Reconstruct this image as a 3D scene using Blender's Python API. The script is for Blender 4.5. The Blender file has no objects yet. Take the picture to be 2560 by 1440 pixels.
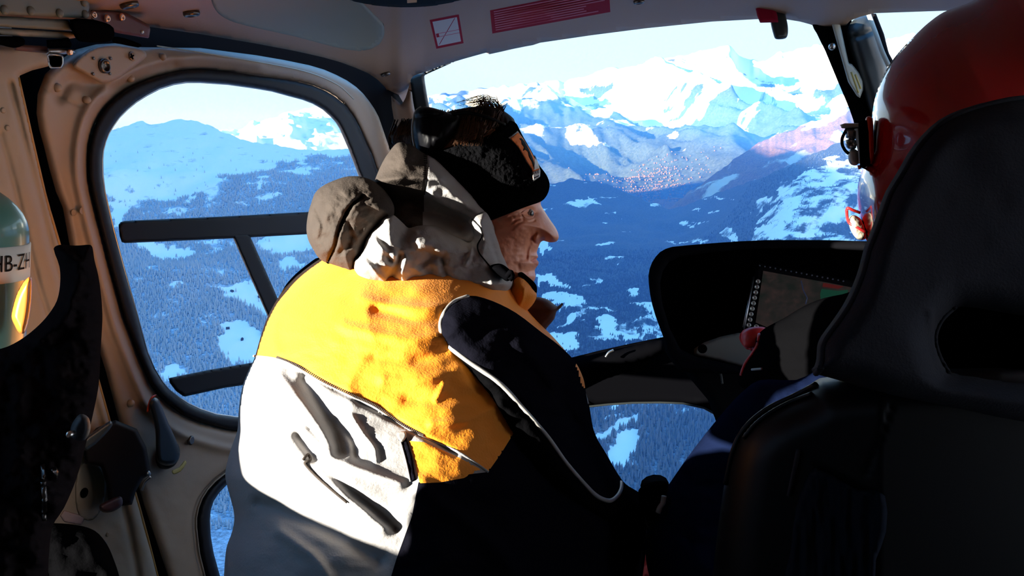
import bpy, math, random
import numpy as np
from mathutils import Vector, Matrix

random.seed(7)
rng = np.random.default_rng(7)
scene = bpy.context.scene
COL = scene.collection

# ------------------------------------------------------------------ camera
FPX = 2100.0                      # focal length in pixels of the 2560 px wide frame
PITCH = math.radians(10.5)        # the camera looks slightly down
CP, SP = math.cos(PITCH), math.sin(PITCH)
cam_data = bpy.data.cameras.new('camera')
cam_data.sensor_width = 36.0
cam_data.lens = 36.0 * FPX / 2560.0
cam_data.clip_start = 0.02
cam_data.clip_end = 120000.0
cam = bpy.data.objects.new('camera', cam_data)
cam.rotation_euler = (math.pi / 2 - PITCH, 0, 0)
COL.objects.link(cam)
scene.camera = cam

# ------------------------------------------------------------------ sky
world = bpy.data.worlds.new('sky')
scene.world = world
world.use_nodes = True
wn, wl = world.node_tree.nodes, world.node_tree.links
wn.clear()
w_out = wn.new('ShaderNodeOutputWorld')
w_bg = wn.new('ShaderNodeBackground')
w_bg.inputs['Strength'].default_value = 1.2
w_tc = wn.new('ShaderNodeTexCoord')
w_sep = wn.new('ShaderNodeSeparateXYZ')
w_map = wn.new('ShaderNodeMapRange')
w_map.inputs['From Min'].default_value = -1.0
w_map.inputs['From Max'].default_value = 1.0
w_ramp = wn.new('ShaderNodeValToRGB')
el = w_ramp.color_ramp.elements
el[0].position = 0.0
el[0].color = (0.50, 0.55, 0.66, 1)
el[1].position = 1.0
el[1].color = (0.16, 0.57, 1.40, 1)
for pos, c in ((0.47, (0.58, 0.68, 0.85, 1)), (0.50, (0.70, 0.88, 0.95, 1)), (0.56, (0.68, 0.90, 1.0, 1)),
               (0.66, (0.40, 0.88, 1.50, 1)), (0.80, (0.20, 0.66, 1.50, 1))):
    e = w_ramp.color_ramp.elements.new(pos)
    e.color = c
wl.new(w_tc.outputs['Generated'], w_sep.inputs[0])
wl.new(w_sep.outputs['Z'], w_map.inputs['Value'])
wl.new(w_map.outputs[0], w_ramp.inputs[0])
wl.new(w_ramp.outputs[0], w_bg.inputs['Color'])
wl.new(w_bg.outputs[0], w_out.inputs['Surface'])

# ------------------------------------------------------------------ sun: low, from the left and a little behind
SUN_DIR = Vector((-0.81, -0.54, 0.157)).normalized()      # towards the sun
sun_data = bpy.data.lights.new('sun', 'SUN')
sun_data.energy = 23.0
sun_data.angle = math.radians(0.6)
sun_data.color = (1.0, 0.93, 0.82)
sun = bpy.data.objects.new('sun', sun_data)
sun.rotation_euler = (-SUN_DIR).to_track_quat('-Z', 'Y').to_euler()
COL.objects.link(sun)

# ------------------------------------------------------------------ exposure
vs = scene.view_settings
vs.view_transform = 'Standard'
vs.look = 'None'
vs.exposure = 0.0
vs.gamma = 1.0
vs.use_curve_mapping = False
scene.cycles.use_denoising = True
scene.cycles.max_bounces = 8
scene.cycles.diffuse_bounces = 4
scene.cycles.glossy_bounces = 3
scene.cycles.use_adaptive_sampling = True
scene.cycles.adaptive_threshold = 0.05
scene.cycles.transparent_max_bounces = 16
scene.cycles.volume_bounces = 0
scene.cycles.sample_clamp_indirect = 8.0
scene.cycles.caustics_reflective = False
scene.cycles.caustics_refractive = False

# ------------------------------------------------------------------ helpers: pixel of the photograph + distance -> point
def ray(px, py):
    """Direction (depth 1) of the photograph's pixel, world axes (x right, y ahead, z up)."""
    a = (np.asarray(px, float) - 1280.0) / FPX
    b = (720.0 - np.asarray(py, float)) / FPX
    a, b = np.broadcast_arrays(a, b)
    return np.stack([a, CP + b * SP, b * CP - SP], axis=-1)

def P(px, py, d):
    return ray(px, py) * np.asarray(d, float)[..., None]

def V(px, py, d):
    return Vector(P(px, py, d).tolist())

YAW = math.radians(15.0)                                   # the aircraft's nose points this far right of the view
FWD = np.array([math.sin(YAW), math.cos(YAW), 0.0])
LEFT = np.array([-math.cos(YAW), math.sin(YAW), 0.0])
SIDE = 0.75                                                # the left side of the cabin, metres from the camera

def d_side(px, py, off=0.0, lean=0.0):
    """Depth at which the pixel's ray meets the left side of the cabin (off: metres inwards)."""
    n = LEFT + np.array([0, 0, lean])
    return (SIDE - off) / np.maximum(ray(px, py) @ n, 0.15)

def smooth_poly(pts, k=6, closed=True):
    pts = np.asarray(pts, float)
    n = len(pts)
    out = []
    rngi = range(n) if closed else range(n - 1)
    for i in rngi:
        if closed:
            p0, p1, p2, p3 = pts[i - 1], pts[i], pts[(i + 1) % n], pts[(i + 2) % n]
        else:
            p0, p1, p2, p3 = pts[max(i - 1, 0)], pts[i], pts[i + 1], pts[min(i + 2, n - 1)]
        # centripetal-like tangents, limited so that sharp corners do not overshoot
        l = np.linalg.norm(p2 - p1) + 1e-9
        m1 = (p2 - p0) * 0.5
        m2 = (p3 - p1) * 0.5
        for m in (m1, m2):
            lm = np.linalg.norm(m)
            if lm > l:
                m *= l / lm
        for j in range(k):
            t = j / k
            t2, t3 = t * t, t * t * t
            out.append((2 * t3 - 3 * t2 + 1) * p1 + (t3 - 2 * t2 + t) * m1 + (-2 * t3 + 3 * t2) * p2 + (t3 - t2) * m2)
    if not closed:
        out.append(pts[-1])
    return np.array(out)

def seg_dist(q, poly, closed=True, want_near=False):
    """Distance of the points q (N,2) to a polyline, optionally the nearest points."""
    a = np.asarray(poly, float)
    b = np.roll(a, -1, 0) if closed else a[1:]
    if not closed:
        a = a[:-1]
    best = np.full(len(q), 1e18)
    near = np.zeros((len(q), 2)) if want_near else None
    for i in range(len(a)):
        ab = b[i] - a[i]
        L2 = ab @ ab + 1e-12
        t = np.clip(((q - a[i]) @ ab) / L2, 0, 1)
        c = a[i] + t[:, None] * ab
        dd = ((q - c) ** 2).sum(1)
        m = dd < best
        best[m] = dd[m]
        if want_near:
            near[m] = c[m]
    best = np.sqrt(best)
    return (best, near) if want_near else best

def in_poly(q, poly):
    a = np.asarray(poly, float)
    b = np.roll(a, -1, 0)
    x, y = q[:, 0], q[:, 1]
    r = np.zeros(len(q), bool)
    for (x1, y1), (x2, y2) in zip(a, b):
        if y1 == y2:
            continue
        c = (y1 > y) != (y2 > y)
        r ^= c & (x < (x2 - x1) * (y - y1) / (y2 - y1) + x1)
    return r

def _hash(ix, iy, seed):
    h = (ix.astype(np.int64) * 374761393 + iy.astype(np.int64) * 668265263 + seed * 1442695041) & 0x7fffffff
    h = ((h ^ (h >> 13)) * 1274126177) & 0x7fffffff
    return ((h ^ (h >> 16)) & 0xffff) / 65535.0

def vnoise(x, y, seed=0):
    x, y = np.broadcast_arrays(np.asarray(x, float), np.asarray(y, float))
    ix, iy = np.floor(x), np.floor(y)
    fx, fy = x - ix, y - iy
    fx, fy = fx * fx * fx * (fx * (fx * 6 - 15) + 10), fy * fy * fy * (fy * (fy * 6 - 15) + 10)
    a, b = _hash(ix, iy, seed), _hash(ix + 1, iy, seed)
    c, d = _hash(ix, iy + 1, seed), _hash(ix + 1, iy + 1, seed)
    return (a + (b - a) * fx + (c - a) * fy + (a - b - c + d) * fx * fy) * 2 - 1

def fbm(x, y, oct=4, seed=0, gain=0.5):
    r, a = 0.0, 1.0
    for i in range(oct):
        r = r + a * vnoise(np.asarray(x) * 2 ** i, np.asarray(y) * 2 ** i, seed + i * 17)
        a *= gain
    return r

def ridged(x, y, oct=5, seed=0):
    r, a = 0.0, 1.0
    for i in range(oct):
        r = r + a * (1 - 2 * np.abs(vnoise(np.asarray(x) * 2 ** i, np.asarray(y) * 2 ** i, seed + i * 31)))
        a *= 0.5
    return r

# ------------------------------------------------------------------ helpers: objects
def mesh_obj(name, verts, faces, mats, parent=None, midx=None, smooth=True):
    me = bpy.data.meshes.new(name)
    verts = np.asarray(verts, np.float32)
    if isinstance(faces, np.ndarray):
        nf, k = faces.shape
        me.vertices.add(len(verts))
        me.vertices.foreach_set('co', verts.ravel())
        me.loops.add(nf * k)
        me.loops.foreach_set('vertex_index', faces.astype(np.int32).ravel())
        me.polygons.add(nf)
        me.polygons.foreach_set('loop_start', np.arange(0, nf * k, k, dtype=np.int32))
        me.polygons.foreach_set('loop_total', np.full(nf, k, np.int32))
        me.update(calc_edges=True)
    else:
        me.from_pydata([tuple(v) for v in verts.tolist()], [], [tuple(f) for f in faces])
    if not isinstance(mats, (list, tuple)):
        mats = [mats]
    for m in mats:
        me.materials.append(m)
    if midx is not None:
        me.polygons.foreach_set('material_index', np.asarray(midx, np.int32))
    if smooth:
        me.polygons.foreach_set('use_smooth', np.ones(len(me.polygons), bool))
    me.validate()
    me.update()
    o = bpy.data.objects.new(name, me)
    COL.objects.link(o)
    if parent is not None:
        child(o, parent)
    return o

def child(o, parent):
    o.parent = parent
    o.matrix_parent_inverse = world_of(parent).inverted()

def world_of(o):
    if o.parent is None:
        return o.matrix_basis.copy()
    return world_of(o.parent) @ o.matrix_parent_inverse @ o.matrix_basis

def tag(o, label, cat=None, group=None, kind=None):
    o['label'] = label
    if cat:
        o['category'] = cat
    if group:
        o['group'] = group
    if kind:
        o['kind'] = kind
    return o

def thing(name, label, cat, loc, group=None, kind=None):
    o = bpy.data.objects.new(name, None)
    o.empty_display_size = 0.05
    o.location = loc
    COL.objects.link(o)
    return tag(o, label, cat, group, kind)

def struct(o, label=None):
    o['kind'] = 'structure'
    if label:
        o['label'] = label
    return o

# ------------------------------------------------------------------ helpers: materials
def mat(name, color, rough=0.6, metal=0.0, spec=0.5, bump=0.0, bscale=200.0, vary=0.0, vscale=6.0, coat=0.0,
        emit=None, estr=0.0, sheen=0.0, bdist=0.002):
    m = bpy.data.materials.new(name)
    m.use_nodes = True
    nt = m.node_tree
    b = nt.nodes['Principled BSDF']
    b.inputs['Base Color'].default_value = (*color, 1)
    b.inputs['Roughness'].default_value = rough
    b.inputs['Metallic'].default_value = metal
    b.inputs['Specular IOR Level'].default_value = spec
    b.inputs['Coat Weight'].default_value = coat
    b.inputs['Coat Roughness'].default_value = 0.04
    b.inputs['Sheen Weight'].default_value = sheen
    if emit:
        b.inputs['Emission Color'].default_value = (*emit, 1)
        b.inputs['Emission Strength'].default_value = estr
    tc = nt.nodes.new('ShaderNodeTexCoord')
    if vary > 0:
        n = nt.nodes.new('ShaderNodeTexNoise')
        n.inputs['Scale'].default_value = vscale
        n.inputs['Detail'].default_value = 5
        nt.links.new(tc.outputs['Object'], n.inputs['Vector'])
        mx = nt.nodes.new('ShaderNodeMix')
        mx.data_type = 'RGBA'
        mx.inputs['A'].default_value = (*[c * (1 - vary) for c in color], 1)
        mx.inputs['B'].default_value = (*[min(c * (1 + vary), 1) for c in color], 1)
        nt.links.new(n.outputs['Fac'], mx.inputs['Factor'])
        nt.links.new(mx.outputs['Result'], b.inputs['Base Color'])
    if bump > 0:
        n = nt.nodes.new('ShaderNodeTexNoise')
        n.inputs['Scale'].default_value = bscale
        n.inputs['Detail'].default_value = 3
        nt.links.new(tc.outputs['Object'], n.inputs['Vector'])
        bp = nt.nodes.new('ShaderNodeBump')
        bp.inputs['Strength'].default_value = bump
        bp.inputs['Distance'].default_value = bdist
        nt.links.new(n.outputs['Fac'], bp.inputs['Height'])
        nt.links.new(bp.outputs['Normal'], b.inputs['Normal'])
    return m

def glass_mat(name, tint=(0.97, 0.99, 1.0), refl=0.06):
    m = bpy.data.materials.new(name)
    m.use_nodes = True
    nt = m.node_tree
    nt.nodes.clear()
    o = nt.nodes.new('ShaderNodeOutputMaterial')
    t = nt.nodes.new('ShaderNodeBsdfTransparent')
    t.inputs['Color'].default_value = (*tint, 1)
    g = nt.nodes.new('ShaderNodeBsdfGlossy')
    g.inputs['Roughness'].default_value = 0.02
    f = nt.nodes.new('ShaderNodeFresnel')
    f.inputs['IOR'].default_value = 1.12
    mx = nt.nodes.new('ShaderNodeMixShader')
    nt.links.new(f.outputs[0], mx.inputs[0])
    nt.links.new(t.outputs[0], mx.inputs[1])
    nt.links.new(g.outputs[0], mx.inputs[2])
    nt.links.new(mx.outputs[0], o.inputs['Surface'])
    return m

M = {}
M['liner'] = mat('cabin_lining', (0.36, 0.22, 0.145), 0.55, bump=0.15, bscale=260, vary=0.06)
M['door'] = mat('door_paint', (0.40, 0.295, 0.22), 0.5, bump=0.08, bscale=320, vary=0.08, vscale=9)
M['pillar'] = mat('pillar_paint', (0.36, 0.28, 0.205), 0.55, bump=0.08, bscale=300, vary=0.08)
M['rubber'] = mat('black_rubber', (0.008, 0.007, 0.008), 0.8, spec=0.02)
M['rubber_blue'] = mat('rubber_gasket', (0.010, 0.009, 0.013), 0.6, spec=0.25)
M['black'] = mat('black_paint', (0.0022, 0.0022, 0.0028), 0.6, spec=0.0)
M['black_matte'] = mat('black_matte', (0.005, 0.005, 0.006), 0.85, spec=0.0)
M['dark_trim'] = mat('dark_trim', (0.022, 0.026, 0.026), 0.4)
M['green_grey'] = mat('rail_green_grey', (0.15, 0.16, 0.14), 0.5, vary=0.1)
M['brown_plate'] = mat('brown_plate', (0.10, 0.028, 0.020), 0.5)
M['copper'] = mat('copper_rivet', (0.85, 0.48, 0.32), 0.3, metal=1.0)
M['steel'] = mat('steel', (0.55, 0.54, 0.52), 0.3, metal=1.0)
M['dark_steel'] = mat('dark_steel', (0.16, 0.14, 0.13), 0.35, metal=1.0)
M['glass'] = glass_mat('acrylic_pane')
M['orange'] = mat('orange_fabric', (0.95, 0.30, 0.004), 0.75, bump=0.35, bscale=420, vary=0.05, vscale=30, sheen=0.1)
M['grey'] = mat('grey_fabric', (0.33, 0.315, 0.305), 0.8, spec=0.2, bump=0.3, bscale=420, vary=0.06, vscale=25)
M['charcoal'] = mat('charcoal_fabric', (0.060, 0.048, 0.040), 0.85, spec=0.1, bump=0.4, bscale=380, vary=0.2, vscale=40)
M['navy'] = mat('navy_fabric', (0.0055, 0.0055, 0.009), 0.85, spec=0.0, bump=0.3, bscale=400)  # sleeve colour; also stands for the shade on the jacket's lower back
M['piping'] = mat('reflective_piping', (0.34, 0.33, 0.31), 0.45)
M['brown_cloth'] = mat('brown_lining', (0.075, 0.022, 0.012), 0.75, bump=0.2)
M['skin'] = mat('skin', (0.90, 0.37, 0.21), 0.5, bump=0.25, bscale=160, vary=0.18, vscale=22)
M['lip'] = mat('lip', (0.72, 0.26, 0.18), 0.7, spec=0.2)
M['hair'] = mat('hair', (0.012, 0.007, 0.005), 0.7, spec=0.1)
M['white'] = mat('white_cloth', (0.75, 0.74, 0.70), 0.7)
M['lens'] = mat('sunglass_lens', (0.003, 0.003, 0.004), 0.5, spec=0.12)
M['eye'] = mat('eye_white', (0.30, 0.24, 0.21), 0.4)
M['iris'] = mat('iris', (0.05, 0.06, 0.06), 0.15)
M['red_gloss'] = mat('red_helmet_shell', (0.40, 0.006, 0.006), 0.22, coat=1.0)
M['red'] = mat('red_plastic', (0.55, 0.02, 0.02), 0.4)
M['red_cloth'] = mat('red_cloth', (0.35, 0.010, 0.012), 0.7, bump=0.2)
M['red_orange'] = mat('red_orange_trim', (0.85, 0.07, 0.02), 0.45)
M['seat'] = mat('seat_fabric', (0.022, 0.022, 0.028), 0.9, spec=0.1, bump=0.3, bscale=500, vary=0.1)
M['seat_black'] = mat('seat_shell', (0.0025, 0.0025, 0.0035), 0.42, spec=0.12)
M['blue_cloth'] = mat('dark_blue_cloth', (0.0045, 0.008, 0.026), 0.85, spec=0.0, bump=0.25)
M['black_cloth'] = mat('black_cloth', (0.0026, 0.0026, 0.003), 0.9, bump=0.3, bscale=350, spec=0.0)
M['bag_cloth'] = mat('black_padded_cloth', (0.011, 0.0085, 0.0095), 0.9, spec=0.0, bump=0.3, bscale=300)
M['green'] = mat('green_enamel', (0.10, 0.24, 0.19), 0.28, coat=0.4)
M['label'] = mat('label_white', (0.62, 0.62, 0.55), 0.5)
M['ink'] = mat('ink_black', (0.006, 0.006, 0.006), 0.8, spec=0.1)
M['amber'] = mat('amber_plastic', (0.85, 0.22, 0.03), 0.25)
M['placard_red'] = mat('placard_red', (0.30, 0.008, 0.03), 0.8, spec=0.1)
M['placard_line'] = mat('placard_line', (0.55, 0.16, 0.22), 0.8, spec=0.1)
M['placard_white'] = mat('placard_white', (0.50, 0.46, 0.47), 0.5)
M['cream'] = mat('cream_plate', (0.55, 0.54, 0.45), 0.4)
M['panel_grey'] = mat('panel_grey_green', (0.16, 0.16, 0.13), 0.6)
M['foam'] = mat('mic_foam', (0.50, 0.44, 0.33), 0.8, bump=0.5)
M['yellow'] = mat('yellow_mark', (0.55, 0.42, 0.12), 0.5)

# ------------------------------------------------------------------ helpers: shapes
class Body:
    """A rounded solid whose outline is known from the photograph: its own distance, its own thickness in front
    and behind, folds and bumps as relief.  front(px, py) gives the depth of its near surface."""
    def __init__(self, poly, d0, tf, tb, R, holes=(), bumps=(), folds=(), noise=(), smooth=5, power=2.0):
        self.poly = smooth_poly(poly, smooth) if smooth else np.asarray(poly, float)
        self.holes = [smooth_poly(h, smooth) if smooth else np.asarray(h, float) for h in holes]
        self.d0 = d0 if callable(d0) else (lambda x, y, c=float(d0): np.full(np.shape(x), c))
        self.tf, self.tb, self.R = tf, tb, R
        self.bumps, self.folds, self.noise, self.power = bumps, folds, noise, power

    def edge(self, q):
        d = seg_dist(q, self.poly)
        for h in self.holes:
            d = np.minimum(d, seg_dist(q, h))
        return d

    def relief(self, q):
        x, y = q[:, 0], q[:, 1]
        r = np.zeros(len(q))
        for cx, cy, rx, ry, a in self.bumps:
            r += a * np.exp(-((x - cx) / rx) ** 2 - ((y - cy) / ry) ** 2)
        for line, w, a in self.folds:
            r += a * np.exp(-(seg_dist(q, smooth_poly(line, 4, closed=False), closed=False) / w) ** 2)
        for sx, sy, a, seed in self.noise:
            r += a * fbm(x / sx, y / sy, 3, seed)
        return r

    def profile(self, q):
        u = np.clip(self.edge(q) / self.R, 0, 1)
        return (1 - (1 - u) ** self.power) ** (1 / self.power)

    def front(self, px, py):
        q = np.stack([np.ravel(px), np.ravel(py)], 1).astype(float)
        pr = self.profile(q)
        d = self.d0(q[:, 0], q[:, 1]) - pr * self.tf - self.relief(q) * np.clip(pr * 2.5, 0, 1)
        return d.reshape(np.shape(px))

    def build(self, name, s, mats, parent=None, zones=(), snap=()):
        x0, y0 = self.poly.min(0) - s
        x1, y1 = self.poly.max(0) + s
        nx, ny = int((x1 - x0) / s) + 2, int((y1 - y0) / s) + 2
        gx, gy = np.meshgrid(x0 + np.arange(nx) * s, y0 + np.arange(ny) * s)
        q = np.stack([gx.ravel(), gy.ravel()], 1)
        cc = (q.reshape(ny, nx, 2)[:-1, :-1] + s / 2).reshape(-1, 2)
        ins = in_poly(cc, self.poly)
        for h in self.holes:
            ins &= ~in_poly(cc, h)
        ins = ins.reshape(ny - 1, nx - 1)
        cnt = np.zeros((ny, nx), int)
        for dy in (0, 1):
            for dx in (0, 1):
                cnt[dy:ny - 1 + dy, dx:nx - 1 + dx] += ins
        cnt = cnt.ravel()
        used = cnt > 0
        bnd = used & (cnt < 4)
        q = q.copy()
        for line, closed in snap:
            idx = np.where(used & ~bnd)[0]
            dd, near = seg_dist(q[idx], line, closed, True)
            k = dd < 0.62 * s
            q[idx[k]] = near[k]
        idx = np.where(bnd)[0]
        best, near = seg_dist(q[idx], self.poly, True, True)
        for h in self.holes:
            d2, n2 = seg_dist(q[idx], h, True, True)
            k = d2 < best
            best[k], near[k] = d2[k], n2[k]
        q[idx] = near
        ui = np.where(used)[0]
        qq = q[ui]
        pr = self.profile(qq)
        d0 = self.d0(qq[:, 0], qq[:, 1])
        df = d0 - pr * self.tf - self.relief(qq) * np.clip(pr * 2.5, 0, 1)
        db = d0 + pr * (self.tb(qq[:, 0], qq[:, 1]) if callable(self.tb) else self.tb)
        bset = bnd[ui]
        db_eff = np.where(bset, df, db)
        vf = P(qq[:, 0], qq[:, 1], df)
        imap = np.full(len(q), -1)
        imap[ui] = np.arange(len(ui))
        bi = np.where(~bset)[0]
        vb = P(qq[bi, 0], qq[bi, 1], db_eff[bi])
        bmap = np.arange(len(ui))
        bmap[bi] = len(ui) + np.arange(len(bi))
        iy, ix = np.where(ins)
        a = iy * nx + ix
        f = np.stack([imap[a], imap[a + nx], imap[a + nx + 1], imap[a + 1]], 1)
        fb = np.stack([bmap[f[:, 0]], bmap[f[:, 3]], bmap[f[:, 2]], bmap[f[:, 1]]], 1)
        same = (fb[:, [0, 3, 2, 1]] == f).all(1)
        verts = np.concatenate([vf, vb])
        cen = q[a] + s / 2
        cen = qq[f].mean(1)
        mi = np.zeros(len(f), int)
        for zp, k in zones:
            mi[in_poly(cen, zp)] = k
        faces = np.concatenate([f, fb[~same]])
        midx = np.concatenate([mi, mi[~same]])
        if not isinstance(mats, (list, tuple)):
            mats = [mats]
        return mesh_obj(name, verts, faces, mats, parent, midx)

    def line(self, pts, lift=0.0, k=6, smooth=True):
        """A line drawn over the near surface, as 3-D points (lift: metres towards the viewer's side)."""
        q = smooth_poly(pts, k, closed=False) if smooth else np.asarray(pts, float)
        return P(q[:, 0], q[:, 1], self.front(q[:, 0], q[:, 1]) - lift)

def tube(name, pts, r, m, parent=None, seg=8, closed=False, taper=None):
    pts = np.asarray(pts, float)
    n = len(pts)
    tan = np.gradient(pts, axis=0)
    if closed:
        tan = np.roll(pts, -1, 0) - np.roll(pts, 1, 0)
    tan /= np.linalg.norm(tan, axis=1)[:, None] + 1e-12
    up = np.array([0.13, -0.31, 0.94])
    vs_, rad = [], np.full(n, r) if taper is None else r * np.asarray(taper, float)
    for i in range(n):
        a = np.cross(tan[i], up)
        a /= np.linalg.norm(a) + 1e-9
        b = np.cross(tan[i], a)
        for k in range(seg):
            t = 2 * math.pi * k / seg
            vs_.append(pts[i] + rad[i] * (math.cos(t) * a + math.sin(t) * b))
    fs = []
    for i in range(n if closed else n - 1):
        for k in range(seg):
            j = (i + 1) % n
            fs.append((i * seg + k, i * seg + (k + 1) % seg, j * seg + (k + 1) % seg, j * seg + k))
    if not closed:
        fs.append(tuple(range(seg))[::-1])
        fs.append(tuple((n - 1) * seg + k for k in range(seg)))
    return mesh_obj(name, vs_, fs, m, parent)

def curve_px(pts, d, k=6):
    """Smooth 3-D points through (px, py[, depth])."""
    a = np.array([(p[0], p[1], p[2] if len(p) > 2 else d) for p in pts], float)
    a = smooth_poly(a, k, closed=False)
    return P(a[:, 0], a[:, 1], a[:, 2])

_lathes = {}
def lathe_mesh(key, prof, m, seg=14):
    """A turned shape about +Z from (radius, height) pairs; its mesh is shared."""
    if key in _lathes:
        return _lathes[key]
    vs_, fs = [], []
    for r, h in prof:
        for k in range(seg):
            t = 2 * math.pi * k / seg
            vs_.append((r * math.cos(t), r * math.sin(t), h))
    for i in range(len(prof) - 1):
        for k in range(seg):
            fs.append((i * seg + k, i * seg + (k + 1) % seg, (i + 1) * seg + (k + 1) % seg, (i + 1) * seg + k))
    fs.append(tuple(range(seg))[::-1])
    fs.append(tuple((len(prof) - 1) * seg + k for k in range(seg)))
    me = bpy.data.meshes.new(key)
    me.from_pydata(vs_, [], fs)
    me.materials.append(m)
    me.polygons.foreach_set('use_smooth', [len(p.vertices) == 4 for p in me.polygons])
    me.update()
    _lathes[key] = me
    return me

def put(name, me, loc, normal, parent=None, spin=0.0, scale=1.0):
    o = bpy.data.objects.new(name, me)
    COL.objects.link(o)
    q = Vector(normal).to_track_quat('Z', 'Y').to_matrix().to_4x4()
    mw = Matrix.Translation(Vector(loc)) @ q @ Matrix.Rotation(spin, 4, 'Z') @ Matrix.Scale(scale, 4)
    o.matrix_basis = mw
    if parent is not None:
        o.parent = parent
        o.matrix_parent_inverse = world_of(parent).inverted()
    return o

def box(name, c, ax, ay, az, m, parent=None, bev=0.0):
    """A box from its centre and three half-axis vectors, edges chamfered by bev (fraction)."""
    c, ax, ay, az = (np.asarray(v, float) for v in (c, ax, ay, az))
    vs_ = []
    k = 1 - bev
    for sx in (-1, 1):
        for sy in (-1, 1):
            for sz in (-1, 1):
                if bev:
                    vs_ += [c + sx * ax * k + sy * ay * k + sz * az, c + sx * ax * k + sy * ay + sz * az * k, c + sx * ax + sy * ay * k + sz * az * k]
                else:
                    vs_.append(c + sx * ax + sy * ay + sz * az)
    import bmesh
    bm = bmesh.new()
    for v in vs_:
        bm.verts.new(v)
    bmesh.ops.convex_hull(bm, input=bm.verts)
    bmesh.ops.dissolve_limit(bm, angle_limit=0.02, verts=bm.verts, edges=bm.edges)
    me = bpy.data.meshes.new(name)
    bm.to_mesh(me)
    bm.free()
    me.materials.append(m)
    o = bpy.data.objects.new(name, me)
    COL.objects.link(o)
    if parent is not None:
        child(o, parent)
    return o

def plate3(name, pts, thick, m, parent=None, normal=None):
    """A flat plate from 3-D corner points, extruded by thick along its normal."""
    pts = [Vector(p) for p in pts]
    n = len(pts)
    if normal is None:
        normal = Vector((0, 0, 0))
        for i in range(n):
            normal += pts[i].cross(pts[(i + 1) % n])
        normal.normalize()
    nv = Vector(normal) * thick
    vs_ = [tuple(p) for p in pts] + [tuple(p + nv) for p in pts]
    fs = [tuple(range(n))[::-1], tuple(range(n, 2 * n))] + [(i, (i + 1) % n, n + (i + 1) % n, n + i) for i in range(n)]
    return mesh_obj(name, vs_, fs, m, parent, smooth=False)

def plate_px(name, poly, dfun, thick, m, parent=None):
    """A thin plate that lies on a surface: outline in pixels, depth from dfun, thickness thick."""
    q = np.asarray(poly, float)
    d = dfun(q[:, 0], q[:, 1])
    f = P(q[:, 0], q[:, 1], d - thick)
    b = P(q[:, 0], q[:, 1], d)
    n = len(q)
    fs = [tuple(range(n)), tuple(range(2 * n - 1, n - 1, -1))] + [(i, n + i, n + (i + 1) % n, (i + 1) % n) for i in range(n)]
    return mesh_obj(name, np.concatenate([f, b]), fs, m, parent, smooth=False)

def text_verts(body, size):
    cu = bpy.data.curves.new('t', 'FONT')
    cu.body = body
    cu.size = size
    cu.align_x = 'CENTER'
    cu.align_y = 'CENTER'
    cu.resolution_u = 3
    o = bpy.data.objects.new('t', cu)
    COL.objects.link(o)
    dg = bpy.context.evaluated_depsgraph_get()
    me = bpy.data.meshes.new_from_object(o.evaluated_get(dg))
    v = np.array([tuple(x.co) for x in me.vertices])
    f = [tuple(p.vertices) for p in me.polygons]
    bpy.data.objects.remove(o)
    bpy.data.curves.remove(cu)
    bpy.data.meshes.remove(me)
    return v, f

def quad_map(c00, c10, c11, c01):
    """Bilinear map from the unit square to four pixel corners."""
    c = [np.asarray(p, float) for p in (c00, c10, c11, c01)]
    def f(u, v):
        u, v = np.asarray(u)[..., None], np.asarray(v)[..., None]
        return c[0] * (1 - u) * (1 - v) + c[1] * u * (1 - v) + c[2] * u * v + c[3] * (1 - u) * v
    return f

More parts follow.
